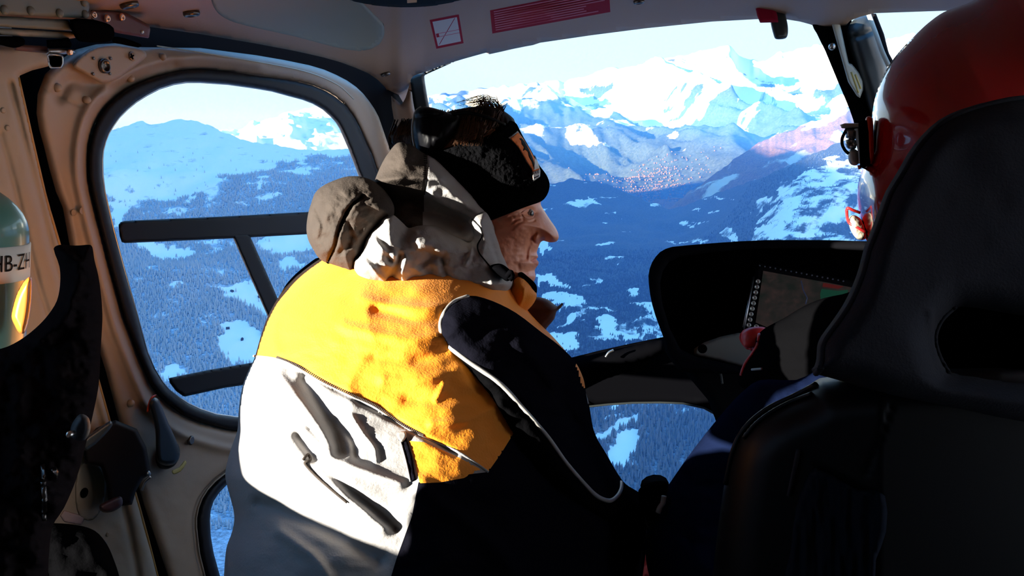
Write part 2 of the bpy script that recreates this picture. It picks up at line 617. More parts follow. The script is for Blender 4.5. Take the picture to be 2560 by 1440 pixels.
# ================================================================== THE LAND OUTSIDE
def terrain_mat(name, snow, forest, rock=None, scale=0.004, sharp=9.0):
    m = bpy.data.materials.new(name)
    m.use_nodes = True
    nt = m.node_tree
    N, L = nt.nodes, nt.links
    b = N['Principled BSDF']
    b.inputs['Roughness'].default_value = 0.9
    b.inputs['Specular IOR Level'].default_value = 0.1
    at = N.new('ShaderNodeAttribute')
    at.attribute_name = 'forest'
    tc = N.new('ShaderNodeTexCoord')
    n1 = N.new('ShaderNodeTexNoise')
    n1.inputs['Scale'].default_value = scale
    n1.inputs['Detail'].default_value = 9
    n1.inputs['Roughness'].default_value = 0.68
    L.new(tc.outputs['Object'], n1.inputs['Vector'])
    add = N.new('ShaderNodeMath')
    add.operation = 'ADD'
    L.new(at.outputs['Fac'], add.inputs[0])
    L.new(n1.outputs['Fac'], add.inputs[1])
    sub = N.new('ShaderNodeMath')
    sub.operation = 'SUBTRACT'
    sub.inputs[1].default_value = 1.0
    L.new(add.outputs[0], sub.inputs[0])
    mul = N.new('ShaderNodeMath')
    mul.operation = 'MULTIPLY_ADD'
    mul.use_clamp = True
    mul.inputs[1].default_value = sharp
    mul.inputs[2].default_value = 0.5
    L.new(sub.outputs[0], mul.inputs[0])
    n2 = N.new('ShaderNodeTexNoise')
    n2.inputs['Scale'].default_value = scale * 9
    n2.inputs['Detail'].default_value = 6
    n2.inputs['Roughness'].default_value = 0.75
    L.new(tc.outputs['Object'], n2.inputs['Vector'])
    fr = N.new('ShaderNodeValToRGB')
    fr.color_ramp.elements[0].position = 0.35
    fr.color_ramp.elements[0].color = (*[c * 0.45 for c in forest], 1)
    fr.color_ramp.elements[1].position = 0.68
    fr.color_ramp.elements[1].color = (*[min(1, c * 1.7) for c in forest], 1)
    L.new(n2.outputs['Fac'], fr.inputs[0])
    fa = N.new('ShaderNodeAttribute')
    fa.attribute_name = 'frost'
    fm = N.new('ShaderNodeMix')
    fm.data_type = 'RGBA'
    L.new(fa.outputs['Fac'], fm.inputs['Factor'])
    L.new(fr.outputs[0], fm.inputs['A'])
    fh = N.new('ShaderNodeVectorMath')
    fh.operation = 'SCALE'
    fh.inputs['Scale'].default_value = 4.8
    L.new(fr.outputs[0], fh.inputs[0])
    L.new(fh.outputs[0], fm.inputs['B'])
    mx = N.new('ShaderNodeMix')
    mx.data_type = 'RGBA'
    mx.inputs['A'].default_value = (*snow, 1)
    L.new(mul.outputs[0], mx.inputs['Factor'])
    L.new(fm.outputs['Result'], mx.inputs['B'])
    L.new(mx.outputs['Result'], b.inputs['Base Color'])
    return m

def grid_faces(nr, nc):
    i = np.arange((nr - 1) * (nc - 1))
    r, c = i // (nc - 1), i % (nc - 1)
    a = r * nc + c
    return np.stack([a, a + 1, a + nc + 1, a + nc], 1)

def add_attr(o, name, vals):
    at = o.data.attributes.new(name, 'FLOAT', 'POINT')
    at.data.foreach_set('value', np.asarray(vals, np.float32).ravel())

def interp(x, table):
    k = sorted(table)
    return np.interp(x, k, [table[i] for i in k])

SKY1 = {-3200: -250, -1200: 100, -600: 230, 0: 322, 200: 342, 262: 333, 300: 318, 340: 306, 358: 304, 372: 311, 400: 308, 425: 303,
        455: 298, 480: 301, 520: 312, 545: 324, 600: 348, 640: 358, 690: 362, 740: 372, 800: 376, 880: 372, 950: 385, 1100: 420, 1250: 440, 1370: 462, 1430: 447,
        1490: 452, 1560: 478, 1620: 504, 1672: 522, 1700: 518, 1780: 486, 1830: 470, 1900: 446, 2000: 402, 2110: 350, 2300: 290,
        2700: 200, 3400: 60, 5600: -300}
LT = {2600: 500, 1750: 900, 1440: 1400, 1040: 2200, 700: 3000, 450: 4300, 300: 5600, -300: 9000}
CT = {2600: 500, 1750: 900, 1440: 1400, 1040: 2300, 890: 3300, 700: 4600, 520: 7400, 440: 8300, 300: 9500, -300: 12000}
RT = {2600: 500, 1750: 900, 1440: 1400, 1040: 2200, 800: 2800, 600: 3600, 450: 4600, 300: 5600, -300: 9000}
def depth1(x, y):
    l, c, r = interp(y, LT), interp(y, CT), interp(y, RT)
    wl_ = np.clip((1350 - x) / 450.0, 0, 1)
    wr_ = np.clip((x - 1650) / 350.0, 0, 1)
    wl_, wr_ = wl_ * wl_ * (3 - 2 * wl_), wr_ * wr_ * (3 - 2 * wr_)
    return l * wl_ + r * wr_ + c * (1 - wl_ - wr_)

SNOWLINE = {-3000: 470, 200: 520, 300: 500, 400: 505, 470: 482, 530: 478, 560: 445, 640: 430, 760: 425, 880: 392, 1000: 380, 1100: 300, 5000: 0}
MEADOWS = [
    [(556, 716), (600, 692), (640, 704), (700, 722), (700, 800), (648, 780), (600, 752), (570, 745)],
    [(534, 815), (600, 800), (668, 852), (660, 930), (585, 915), (556, 862)],
    [(350, 612), (400, 604), (470, 612), (478, 630), (420, 636), (360, 625)],
    [(640, 590), (700, 583), (775, 590), (790, 620), (720, 640), (660, 625)],
    [(398, 925), (430, 915), (470, 940), (440, 968), (410, 958)],
    [(690, 655), (740, 650), (760, 670), (720, 690)],
    [(280, 500), (330, 505), (330, 540), (290, 560), (270, 530)],
    [(1352, 742), (1385, 730), (1430, 745), (1462, 772), (1430, 784), (1395, 768)],
    [(1400, 800), (1436, 796), (1432, 822), (1402, 830)],
    [(1478, 815), (1510, 812), (1536, 826), (1520, 862), (1494, 852), (1478, 840)],
    [(1566, 737), (1600, 734), (1604, 750), (1576, 752)],
    [(1608, 776), (1640, 768), (1658, 800), (1640, 812), (1612, 806)],
    [(1340, 838), (1400, 846), (1450, 852), (1450, 890), (1380, 900), (1340, 880)],
    [(1344, 615), (1362, 612), (1372, 628), (1358, 638)],
    [(1336, 700), (1400, 706), (1440, 716), (1400, 722), (1350, 716)],
    [(1488, 1105), (1540, 1078), (1600, 1044), (1612, 1052), (1560, 1090), (1500, 1120)],
    [(1500, 1140), (1560, 1098), (1602, 1090), (1612, 1104), (1590, 1140), (1548, 1175), (1520, 1168)],
    [(1510, 1043), (1550, 1022), (1566, 1028), (1530, 1052)],
    [(1640, 1030), (1690, 1008), (1704, 1010), (1660, 1034)],
]
SPECKLED = [
    [(1870, 600), (1900, 560), (1960, 500), (2010, 452), (2090, 392), (2180, 340), (2200, 640), (1860, 640)],
    [(1880, 520), (1960, 470), (2040, 420), (2120, 370), (2120, 390), (2050, 440), (1960, 500), (1890, 545)],
    [(1420, 500), (1480, 498), (1500, 515), (1450, 532)],
    [(1590, 820), (1660, 800), (1670, 830), (1610, 850)],
]

def forest_at(x, y):
    sc = np.clip((y - 250) / 500.0, 0.25, 1.6)
    wx = x + 16 * fbm(x / 40, y / 22, 4, 3)
    wy = y + 9 * fbm(x / 40 + 50, y / 22, 4, 5)
    line = interp(x, SNOWLINE)
    f = np.clip(0.5 + (wy - line) / 60.0 + 0.5 * fbm(x / 60, y / 14, 4, 9), 0, 1)
    f = np.maximum(f, 0.34)
    f = np.where(x > 1150, 1.0, f)
    q = np.stack([wx.ravel(), wy.ravel()], 1)
    for mpoly in MEADOWS:
        k = in_poly(q, np.asarray(mpoly, float)).reshape(x.shape)
        f = np.where(k, 0.0, f)
    for mpoly in SPECKLED:
        k = in_poly(q, np.asarray(mpoly, float)).reshape(x.shape)
        f = np.where(k, np.clip(0.47 + 0.20 * fbm(x / 30 + y / 40, y / 12, 3, 21), 0.05, 1), f)
    # thin open strips all over the woods
    st = fbm(x / 70 + y / 60, y / 16, 4, 77)
    f = np.where((f > 0.8) & (st > 0.72), 0.45, f)
    return np.clip(f, 0, 1)

xs1 = np.concatenate([np.linspace(-3200, -300, 60, endpoint=False), np.linspace(-300, 2600, 560, endpoint=False), np.linspace(2600, 5600, 60)])
NR1 = 260
ts = np.linspace(0, 1, NR1)
sky1 = interp(xs1, SKY1) + 2.2 * fbm(xs1 / 16, xs1 * 0, 4, 2)
Y1 = 2400 + (sky1[None, :] - 2400) * (1 - (1 - ts[:, None]) ** 1.55)
X1 = np.broadcast_to(xs1, Y1.shape)
D1 = depth1(X1, Y1)
G1 = P(X1, Y1, D1)
amp = np.clip((D1 - 900) / 3000, 0, 1) * np.clip((1 - ts[:, None]) * 5, 0.0, 1)
G1[..., 2] += amp * (28 * fbm(G1[..., 0] / 420, G1[..., 1] / 420, 5, 41) + 22 * ridged(G1[..., 0] / 900, G1[..., 1] / 900, 4, 43))
# behind the skyline the land falls away again
back = []
for k, (dy, fz) in enumerate(((500, -60), (1400, -420), (2600, -900))):
    b_ = G1[-1].copy()
    h = b_[:, :2] / np.linalg.norm(b_[:, :2], axis=1)[:, None]
    b_[:, :2] += h * dy
    b_[:, 2] += fz
    back.append(b_)
V1 = np.concatenate([G1, np.array(back)])
M['slope'] = terrain_mat('wooded_snow_slope', (0.84, 0.86, 0.88), (0.070, 0.082, 0.10), scale=0.010, sharp=7.0)
ground = mesh_obj('ground', V1.reshape(-1, 3), grid_faces(NR1 + 3, len(xs1)), M['slope'])
F1 = forest_at(X1, Y1)
add_attr(ground, 'forest', np.concatenate([F1, np.repeat(F1[-1:], 3, 0)]))
def frost_at(x, y):
    """The slope on the left is white with hoar frost, the valley woods are bare and dark."""
    t = np.clip((1300 - x) / 200.0, 0, 1)
    u = np.clip((y - 880) / 120.0, 0, 1) * 0.45
    return np.maximum(t, u)
FR = frost_at(X1, Y1)
add_attr(ground, 'frost', np.concatenate([FR, np.repeat(FR[-1:], 3, 0)]))
struct(ground, 'wooded snowy mountainsides and deep valley in blue shade below the helicopter')

# far ridge with sunlit brown flank, right of the valley
SKY2 = {1500: 600, 1600: 555, 1680: 514, 1720: 482, 1780: 440, 1850: 386, 1900: 354, 1960: 332, 2030: 304, 2110: 273, 2250: 236, 2700: 150, 3600: 60}
xs2 = np.concatenate([np.linspace(1500, 2300, 220, endpoint=False), np.linspace(2300, 3600, 50)])
NR2 = 90
t2 = np.linspace(0, 1, NR2)[:, None]
sky2 = interp(xs2, SKY2) + 3.0 * fbm(xs2 / 14, xs2 * 0, 4, 12)
Y2 = 640 + (sky2[None, :] - 640) * t2
X2 = np.broadcast_to(xs2, Y2.shape)
D2 = 6200 + 2600 * t2 + 0 * X2
G2 = P(X2, Y2, D2)
G2[..., 2] += np.clip((1 - t2) * 6, 0, 1) * 75 * ridged(G2[..., 0] / 520 + G2[..., 1] / 1500, G2[..., 1] / 1500, 5, 61)
b2 = G2[-1].copy()
b2[:, 1] += 600
b2[:, 2] -= 500
M['ridge'] = terrain_mat('brown_ridge', (0.50, 0.49, 0.48), (0.17, 0.092, 0.055), scale=0.006, sharp=6.0)
ridge = mesh_obj('mountain_ridge', np.concatenate([G2, b2[None]]).reshape(-1, 3), grid_faces(NR2 + 1, len(xs2)), M['ridge'])
F2 = np.clip(0.86 + 0.45 * fbm(X2 / 50 + Y2 / 30, Y2 / 60, 4, 5), 0.2, 1)
add_attr(ridge, 'forest', np.concatenate([F2, F2[-1:]]))
tag(ridge, 'brown bare mountain ridge rising to the right above the valley notch', 'mountain')

# the far snow range across the whole view
SKY3 = {-3000: 280, -600: 300, 260: 345, 450: 340, 540: 330, 600: 318, 650: 301, 700: 290, 760: 276, 800: 262, 826: 266, 850: 285, 900: 270, 1060: 242,
        1110: 232, 1180: 226, 1280: 216, 1400: 206, 1470: 186, 1530: 170, 1600: 160, 1660: 146, 1720: 142, 1780: 120, 1822: 114, 1850: 138,
        1900: 152, 1940: 132, 2000: 118, 2100: 100, 2200: 104, 2280: 84, 2400: 95, 2800: 70, 5600: 150}
xs3 = np.concatenate([np.linspace(-3000, 200, 60, endpoint=False), np.linspace(200, 2450, 460, endpoint=False), np.linspace(2450, 5600, 60)])
NR3 = 150
t3 = np.linspace(0, 1, NR3)[:, None]
sky3 = interp(xs3, SKY3) + 5 * fbm(xs3 / 30, xs3 * 0, 5, 33)
Y3 = 560 + (sky3[None, :] - 560) * t3 ** 0.85
X3 = np.broadcast_to(xs3, Y3.shape)
D3 = 9800 + 13000 * t3 ** 1.3 + 0 * X3
G3 = P(X3, Y3, D3)
G3[..., 2] += np.clip((1 - t3) * 5, 0, 1) * np.clip(t3 * 3, 0, 1) * 430 * ridged(G3[..., 0] / 2400 + G3[..., 1] / 9000, G3[..., 1] / 5200, 6, 71)
b3 = G3[-1].copy()
b3[:, 1] += 6000
b3[:, 2] -= 2500
M['range'] = terrain_mat('far_snow_range', (0.85, 0.85, 0.86), (0.055, 0.085, 0.13), scale=0.0030, sharp=5.0)
rangeo = mesh_obj('mountain_range', np.concatenate([G3, b3[None]]).reshape(-1, 3), grid_faces(NR3 + 1, len(xs3)), M['range'])
F3 = np.clip((Y3 - 215) / 150.0 + 0.65 * fbm(X3 / 60, Y3 / 15, 5, 15), 0, 0.86)
F3 = np.where(X3 < 1000, np.clip(F3 - 0.5, 0, 1), F3)
add_attr(rangeo, 'forest', np.concatenate([F3, F3[-1:]]))
tag(rangeo, 'far snow-covered mountain range in sunlight beyond the hazy valley', 'mountain')

# unseen ridge added off to the left to keep the valley in shade
cr = np.array([(-6800, -4200), (-6100, -1500), (-5400, 1000), (-4900, 3200), (-4900, 5000), (-6000, 6600)], float)
cr = smooth_poly(cr, 14, closed=False)
offs = np.linspace(-2600, 1700, 30)
nrm = np.gradient(cr, axis=0)
nrm = np.stack([nrm[:, 1], -nrm[:, 0]], 1)
nrm /= np.linalg.norm(nrm, axis=1)[:, None]
hh = np.interp(cr[:, 1], [-4200, -2200, 1000, 3200, 5000, 6600], [900, 1260, 1290, 1290, 1200, 500])
RG = np.zeros((len(offs), len(cr), 3))
for i, o_ in enumerate(offs):
    RG[i, :, :2] = cr + nrm * o_
    RG[i, :, 2] = hh - np.abs(o_) * 0.72
RG[..., 2] += 60 * ridged(RG[..., 0] / 900, RG[..., 1] / 900, 4, 91)
lr = mesh_obj('shade_crest', RG.reshape(-1, 3), grid_faces(len(offs), len(cr)), M['slope'])
add_attr(lr, 'forest', np.clip(0.5 - (RG[..., 2] - 100) / 600, 0, 1))
struct(lr, 'unseen snow crest added left of the helicopter to shade the valley')

# unseen snow mountain added on the right to bounce sunlight into the cabin
fl = smooth_poly(np.array([(3600, -5200), (4300, -2600), (5000, 0), (5600, 2600), (6800, 5000)], float), 14, closed=False)
up2 = np.linspace(0, 1, 34)
FG = np.zeros((len(up2), len(fl), 3))
for i, t in enumerate(up2):
    FG[i, :, 0] = fl[:, 0] + t * 3200
    FG[i, :, 1] = fl[:, 1] + t * 300
    FG[i, :, 2] = -650 + 2700 * t
FG[..., 2] += 170 * ridged(FG[..., 0] / 1300, FG[..., 1] / 1100, 5, 95)
flank = mesh_obj('fill_mountain', FG.reshape(-1, 3), grid_faces(len(up2), len(fl)), M['range'])
add_attr(flank, 'forest', np.clip(0.30 - FG[..., 2] / 3000 + 0.3 * fbm(FG[..., 0] / 600, FG[..., 1] / 600, 4, 97), 0, 0.9))
struct(flank, 'unseen snow mountain added right of the helicopter as fill light')

# the woods: conifers dusted with frost, far too many to count
def conifer_mesh():
    vs_, fs = [], []
    for z0, z1, r in ((0.10, 0.62, 0.20), (0.42, 1.0, 0.135)):
        b = len(vs_)
        for k in range(6):
            a = 2 * math.pi * k / 6
            vs_.append((r * math.cos(a), r * math.sin(a), z0))
        vs_.append((0, 0, z1))
        fs += [(b + k, b + (k + 1) % 6, b + 6) for k in range(6)]
    return vs_, fs
tv, tf_ = conifer_mesh()
NT = 340000
cx = rng.uniform(-350, 2500, NT)
cy = rng.uniform(380, 1330, NT)
lim = interp(cx, SKY1)
dd_ = depth1(cx, cy)
# as many trees per square metre near by as far off
keep = (cy > lim + 4) & (rng.uniform(0, 1, NT) < np.clip((dd_ / 3600.0) ** 2.2, 0.03, 1)) & (dd_ < 5600)
f_ = forest_at(cx, cy)
keep &= (cx < 1780) | (cy > 900) | (rng.uniform(0, 1, NT) < 0.45)
keep &= rng.uniform(0, 1, NT) < np.clip((f_ - 0.40) * 1.7, 0.006, 1)
cx, cy = cx[keep], cy[keep]
# the nearest point of the mesh grid gives the ground height
col = np.clip(np.searchsorted(xs1, cx), 1, len(xs1) - 1)
tcol = 1 - (1 - np.clip((2400 - cy) / (2400 - sky1[col]), 0, 1)) ** (1 / 1.55)
rr = np.clip(tcol * (NR1 - 1), 0, NR1 - 2)
r0 = rr.astype(int)
fr = (rr - r0)[:, None]
c0 = col - 1
fc = ((cx - xs1[c0]) / (xs1[col] - xs1[c0]))[:, None]
pt = (G1[r0, c0] * (1 - fr) + G1[r0 + 1, c0] * fr) * (1 - fc) + (G1[r0, col] * (1 - fr) + G1[r0 + 1, col] * fr) * fc
fz = frost_at(cx, cy)
sizes = rng.uniform(15, 30, len(pt)) * np.where(fz > 0.7, 0.62, np.where(fz > 0.2, 0.85, 0.5))
def woods(sel, color, at_px, label, tree_label):
    m = mat('conifer', color, 0.9, spec=0.1, vary=0.55, vscale=0.9)
    proto = mesh_obj('conifer', tv, tf_, m, smooth=False)
    me = bpy.data.meshes.new('forest')
    p = pt[sel]
    me.vertices.add(len(p))
    me.vertices.foreach_set('co', p.astype(np.float32).ravel())
    o = bpy.data.objects.new('forest', me)
    COL.objects.link(o)
    add_attr(o, 'size', sizes[sel])
    ng = bpy.data.node_groups.new('scatter_trees', 'GeometryNodeTree')
    ng.interface.new_socket('Geometry', in_out='INPUT', socket_type='NodeSocketGeometry')
    ng.interface.new_socket('Geometry', in_out='OUTPUT', socket_type='NodeSocketGeometry')
    gi, go = ng.nodes.new('NodeGroupInput'), ng.nodes.new('NodeGroupOutput')
    oi = ng.nodes.new('GeometryNodeObjectInfo')
    oi.transform_space = 'ORIGINAL'
    oi.inputs['Object'].default_value = proto
    iop = ng.nodes.new('GeometryNodeInstanceOnPoints')
    na = ng.nodes.new('GeometryNodeInputNamedAttribute')
    na.inputs['Name'].default_value = 'size'
    ng.links.new(gi.outputs[0], iop.inputs['Points'])
    ng.links.new(oi.outputs['Geometry'], iop.inputs['Instance'])
    ng.links.new(na.outputs['Attribute'], iop.inputs['Scale'])
    ng.links.new(iop.outputs[0], go.inputs[0])
    o.modifiers.new('trees', 'NODES').node_group = ng
    tag(o, label, 'forest', kind='stuff')
    # the pattern tree stands among the others
    k0 = int(np.argmin(np.hypot(cx[sel] - at_px[0], cy[sel] - at_px[1])))
    proto.location = tuple(p[k0])
    proto.scale = (24, 24, 24)
    tag(proto, tree_label, 'tree')
woods(fz > 0.7, (0.42, 0.45, 0.50), (560, 960), 'hoar-frosted conifer forest on the slope beyond the left door window', 'one frosted conifer near the lower edge of the left door window')
woods((fz <= 0.7) & (fz > 0.2), (0.15, 0.175, 0.21), (1562, 1110), 'conifer forest far below, seen through the chin window', 'single tall conifer on the snow clearing in the chin window')
woods(fz <= 0.2, (0.065, 0.078, 0.095), (1500, 840), 'dark conifer forest on the valley sides beyond the windscreen', 'one dark conifer beside a snow meadow beyond the windscreen')

# chalets on the meadows beyond the left window, and the far town in the valley notch
def ground_at(x, y):
    col = int(np.clip(np.searchsorted(xs1, x), 1, len(xs1) - 1))
    t = 1 - (1 - np.clip((2400 - y) / (2400 - sky1[col]), 0, 1)) ** (1 / 1.55)
    return G1[int(np.clip(round(t * (NR1 - 1)), 0, NR1 - 1)), col]
def house_geo(w, l, h, r):
    v = [(-w, -l, -6), (w, -l, -6), (w, l, -6), (-w, l, -6), (-w, -l, h), (w, -l, h), (w, l, h), (-w, l, h), (0, -l * 1.1, h + r), (0, l * 1.1, h + r)]
    f = [(0, 1, 5, 4), (1, 2, 6, 5), (2, 3, 7, 6), (3, 0, 4, 7), (4, 5, 8), (6, 7, 9), (5, 6, 9, 8), (7, 4, 8, 9)]
    return v, f
hv, hf = house_geo(4, 5.5, 4, 3)
M['chalet'] = mat('dark_wood', (0.045, 0.040, 0.040), 0.8, spec=0.1)
chalet0 = None
for x, y, lb in ((576, 732, 'dark chalet at the left end of the upper snow meadow outside the door window'),
                 (645, 738, 'dark chalet at the right end of the upper snow meadow outside the door window'),
                 (566, 832, 'dark chalet at the left edge of the lower snow meadow outside the door window'),
                 (606, 860, 'dark chalet in the middle of the lower snow meadow outside the door window'),
                 (640, 918, 'dark chalet at the foot of the lower snow meadow outside the door window')):
    if chalet0 is None:
        o = chalet0 = mesh_obj('chalet', hv, hf, M['chalet'], smooth=False)
    else:
        o = chalet0.copy()
        COL.objects.link(o)
    o.location = tuple(ground_at(x, y))
    o.rotation_euler = (0, 0, random.uniform(0, 3))
    tag(o, lb, 'house', 'chalets on the snow meadows')
tvs, tfs = [], []
for i in range(1500):
    if i < 800:
        x, y = random.gauss(1672, 26), random.uniform(484, 518)
    else:
        x, y = random.gauss(1610, 70), random.uniform(425, 490)
    cidx = int(np.clip(np.searchsorted(xs3, x), 0, len(xs3) - 1))
    t = np.clip((560 - y) / (560 - sky3[cidx]), 0, 1) ** (1 / 0.85)
    p = G3[int(round(t * (NR3 - 1))), cidx] + np.array([random.uniform(-30, 30), -20, 0])
    s_ = random.uniform(3.5, 8)
    v, f = house_geo(s_, s_ * random.uniform(0.8, 2.0), s_ * 0.9 + 3, s_ * 0.5)
    b = len(tvs)
    tvs += [p + np.array(q) for q in v]
    tfs += [tuple(b + k for k in ff) for ff in f]
town = mesh_obj('town', np.array(tvs), tfs, mat('town_walls', (0.26, 0.17, 0.13), 0.8, vary=0.4, vscale=0.01), smooth=False)
tag(town, 'distant town of tiny buildings in the valley notch', 'town', kind='stuff')

# haze in the valley air
def haze_box():
    x0, x1, y0, y1, z0, z1 = -30000, 30000, 500, 26000, -3500, 500
    vs_ = [(x, y, z) for x in (x0, x1) for y in (y0, y1) for z in (z0, z1)]
    fs = [(0, 1, 3, 2), (4, 6, 7, 5), (0, 4, 5, 1), (2, 3, 7, 6), (0, 2, 6, 4), (1, 5, 7, 3)]
    m = bpy.data.materials.new('valley_haze')
    m.use_nodes = True
    nt = m.node_tree
    nt.nodes.clear()
    o = nt.nodes.new('ShaderNodeOutputMaterial')
    s = nt.nodes.new('ShaderNodeVolumeScatter')
    s.inputs['Color'].default_value = (0.07, 0.29, 1.0, 1)
    s.inputs['Density'].default_value = HAZE
    s.inputs['Anisotropy'].default_value = 0.0
    nt.links.new(s.outputs[0], o.inputs['Volume'])
    b = mesh_obj('haze', vs_, fs, m, smooth=False)
    tag(b, 'thin blue haze filling the valley air', 'haze', kind='stuff')
HAZE = 8.0e-5
haze_box()

# ================================================================== THE CABIN
INW = Vector((-LEFT).tolist())                 # from the left side into the cabin
def side(off):
    return lambda x, y: d_side(x, y, off)
def PS(px, py, off=0.0):
    return V(px, py, float(d_side(px, py, off)))

# ---- roof lining
ROOF_E = [(-900, 10), (-300, 40), (0, 40), (120, 48), (230, 48), (300, 52), (373, 67), (500, 85), (640, 109), (740, 128), (807, 143), (850, 155), (890, 170),
          (922, 184), (944, 199), (962, 217), (977, 240), (992, 268), (1004, 295), (1012, 325), (1044, 305), (1039, 275), (1033, 245), (1028, 215), (1026, 200), (1032, 191), (1045, 185),
          (1060, 181), (1107, 163), (1160, 147), (1214, 132), (1217, 132), (1222, 136), (1250, 130), (1280, 123), (1320, 115), (1332, 113), (1350, 107), (1480, 88), (1613, 71), (1780, 54),
          (1893, 48), (1963, 48), (2000, 54), (2033, 63), (2052, 80), (2075, 92), (2100, 80), (2125, 52), (2150, 42), (2187, 33), (2360, 27), (2700, 24), (3400, 40), (3400, -2400), (-900, -2400)]
RE_D = {-900: 0.60, -300: 0.74, 0: 0.86, 230: 0.97, 373: 1.09, 640: 1.29, 807: 1.46, 890: 1.58, 973: 1.76, 1060: 1.86, 1280: 1.86, 1480: 1.82, 1780: 1.75,
        1893: 1.73, 2060: 1.66, 2360: 1.5, 2700: 1.3, 3400: 1.05}
RE_Y = {-900: 10, 0: 40, 373: 67, 640: 109, 807: 143, 890: 170, 940: 190, 1000: 200, 1060: 181, 1217: 132, 1350: 107, 1613: 71, 1893: 48, 2060: 60, 2360: 27, 3400: 40}
def d_roof(x, y):
    up = interp(x, RE_Y) - y
    return interp(x, RE_D) / (1 + np.clip(up, -200, 4000) * 0.0028)
roof = Body(ROOF_E, d_roof, 0.012, 0.03, 14, smooth=0,
            folds=[([(470, -60), (520, 40), (600, 62), (760, 92), (900, 130)], 14, -0.010), ([(1216, 125), (1205, 40), (1196, -60)], 3, -0.003)],
            bumps=[(620, -20, 90, 60, -0.012)], noise=[(260, 120, 0.002, 4)])
ceiling = roof.build('ceiling', 9, M['liner'])
struct(ceiling, 'beige helicopter roof lining above the windscreen')
SCREW = lathe_mesh('roof_screw', [(0.0098, 0.0), (0.0098, 0.003), (0.0085, 0.0048), (0.006, 0.0052), (0.0055, 0.0042), (0.0025, 0.0042)], M['dark_steel'])
def roof_normal(x, y):
    a, b, c = (np.array(V(px, py, float(roof.front(px, py)))) for px, py in ((x, y), (x + 6, y), (x, y + 6)))
    n = np.cross(b - a, c - a)
    n /= np.linalg.norm(n)
    return n if n @ a < 0 else -n
for x, y in ((478, 30), (963, 183), (1597, 2), (322, 8)):
    put('fastener', SCREW, V(x, y, float(roof.front(x, y)) - 0.001), roof_normal(x, y), ceiling)

Body([(524, -120), (524, -30), (530, 8), (546, 34), (580, 54), (640, 70), (740, 92), (830, 116), (900, 128), (950, 110), (960, 60), (900, 0), (860, -120)], lambda x, y: roof.front(x, y) - 0.0005, 0.004, 0.0, 26, smooth=2).build('recess_panel', 8, mat('recess_panel', (0.25, 0.245, 0.19), 0.6), ceiling)

# ---- placards stuck to the roof lining
def on_roof(x, y):
    return roof.front(x, y) - 0.0004
def placard(name, label, corners, parts):
    c = np.mean(corners, 0)
    t = thing(name, label, 'sign', V(c[0], c[1], float(roof.front(*c)) - 0.001))
    for nm, poly, lift, m in parts:
        plate_px(nm, poly, lambda x, y, l=lift: on_roof(x, y) - l, 0.0004, m, t)
    return t
qm = quad_map((1074, 50), (1147, 36), (1159, 108), (1091, 122))
def qp(*uv):
    return [tuple(qm(u, v)) for u, v in uv]
placard('warning_placard', 'square white placard with red border and a diagonal line on the roof lining', qp((0, 0), (1, 0), (1, 1), (0, 1)), [
    ('border', qp((0, 0), (1, 0), (1, 1), (0, 1)), 0, M['placard_red']),
    ('face', qp((.08, .08), (.92, .08), (.92, .92), (.08, .92)), 0.0006, M['placard_white']),
    ('diagonal_line', qp((.12, .88), (.83, .1), (.86, .1), (.15, .88)), 0.0012, M['placard_red']),
    ('line', qp((.2, .5), (.92, .5), (.92, .52), (.2, .52)), 0.0012, M['placard_line']),
    ('line', qp((.2, .61), (.92, .61), (.92, .63), (.2, .63)), 0.0012, M['placard_line']),
    ('mark', qp((.1, .5), (.2, .5), (.2, .63), (.1, .63)), 0.0012, M['placard_red'])])
qm = quad_map((1225, 26), (1522, -32), (1526, 30), (1231, 84))
parts = [('backing', qp(*([(k / 14, 0) for k in range(15)] + [(k / 14, 1) for k in range(14, -1, -1)])), 0, M['placard_red'])]
for i in range(9):
    v = 0.07 + i * 0.098
    e = (0.97, 0.95, 0.97, 0.9, 0.96, 0.8, 0.78, 0.8, 0.9)[i]
    n = 14
    top = [(0.03 + (e - 0.03) * k / n, v) for k in range(n + 1)]
    bot = [(u, v + 0.045) for u, _ in top[::-1]]
    parts.append(('text_line', qp(*(top + bot)), 0.0030, M['placard_line']))
placard('instruction_placard', 'long dark red placard with rows of small print on the roof lining', [(1225, 26), (1522, -32), (1526, 30), (1231, 84)], parts)

# ---- overhead console: dark rounded hatch trim at the top of the picture
oc = thing('overhead_console', 'dark oval overhead console with an orange tag on the roof', 'console', V(1010, -40, 1.30))
ocb = Body([(850, -6), (880, 6), (940, 16), (1010, 21), (1080, 17), (1140, 6), (1180, -8), (1240, -60), (1260, -160), (1100, -240), (900, -230), (790, -150), (800, -60)], lambda x, y: d_roof(x, y) - 0.004, 0.05, 0.0, 60)
ocb.build('housing', 8, mat('console_blue_black', (0.006, 0.010, 0.014), 0.8, spec=0.05), oc)
plate_px('tag', [(1017, -12), (1043, -14), (1042, 6), (1018, 8)], lambda x, y: ocb.front(x, y) - 0.001, 0.001, mat('tag_orange', (0.75, 0.33, 0.05), 0.5), oc)

# ---- red guarded handle hanging from the roof edge
rh = thing('roof_handle', 'dark red roof handle with a black grip hanging by the windscreen', 'handle', V(1920, -10, 1.62))
Body([(1880, -20), (1925, -20), (1944, 40), (1946, 56), (1900, 57), (1893, 40)], 1.60, 0.012, 0.012, 10, smooth=0).build('bracket', 3, M['placard_red'], rh)
Body([(1922, 10), (1952, 8), (1968, 55), (1970, 82), (1964, 96), (1940, 98), (1934, 88), (1926, 55)], 1.615, 0.010, 0.010, 12, smooth=3).build('grip', 3, M['dark_trim'], rh)

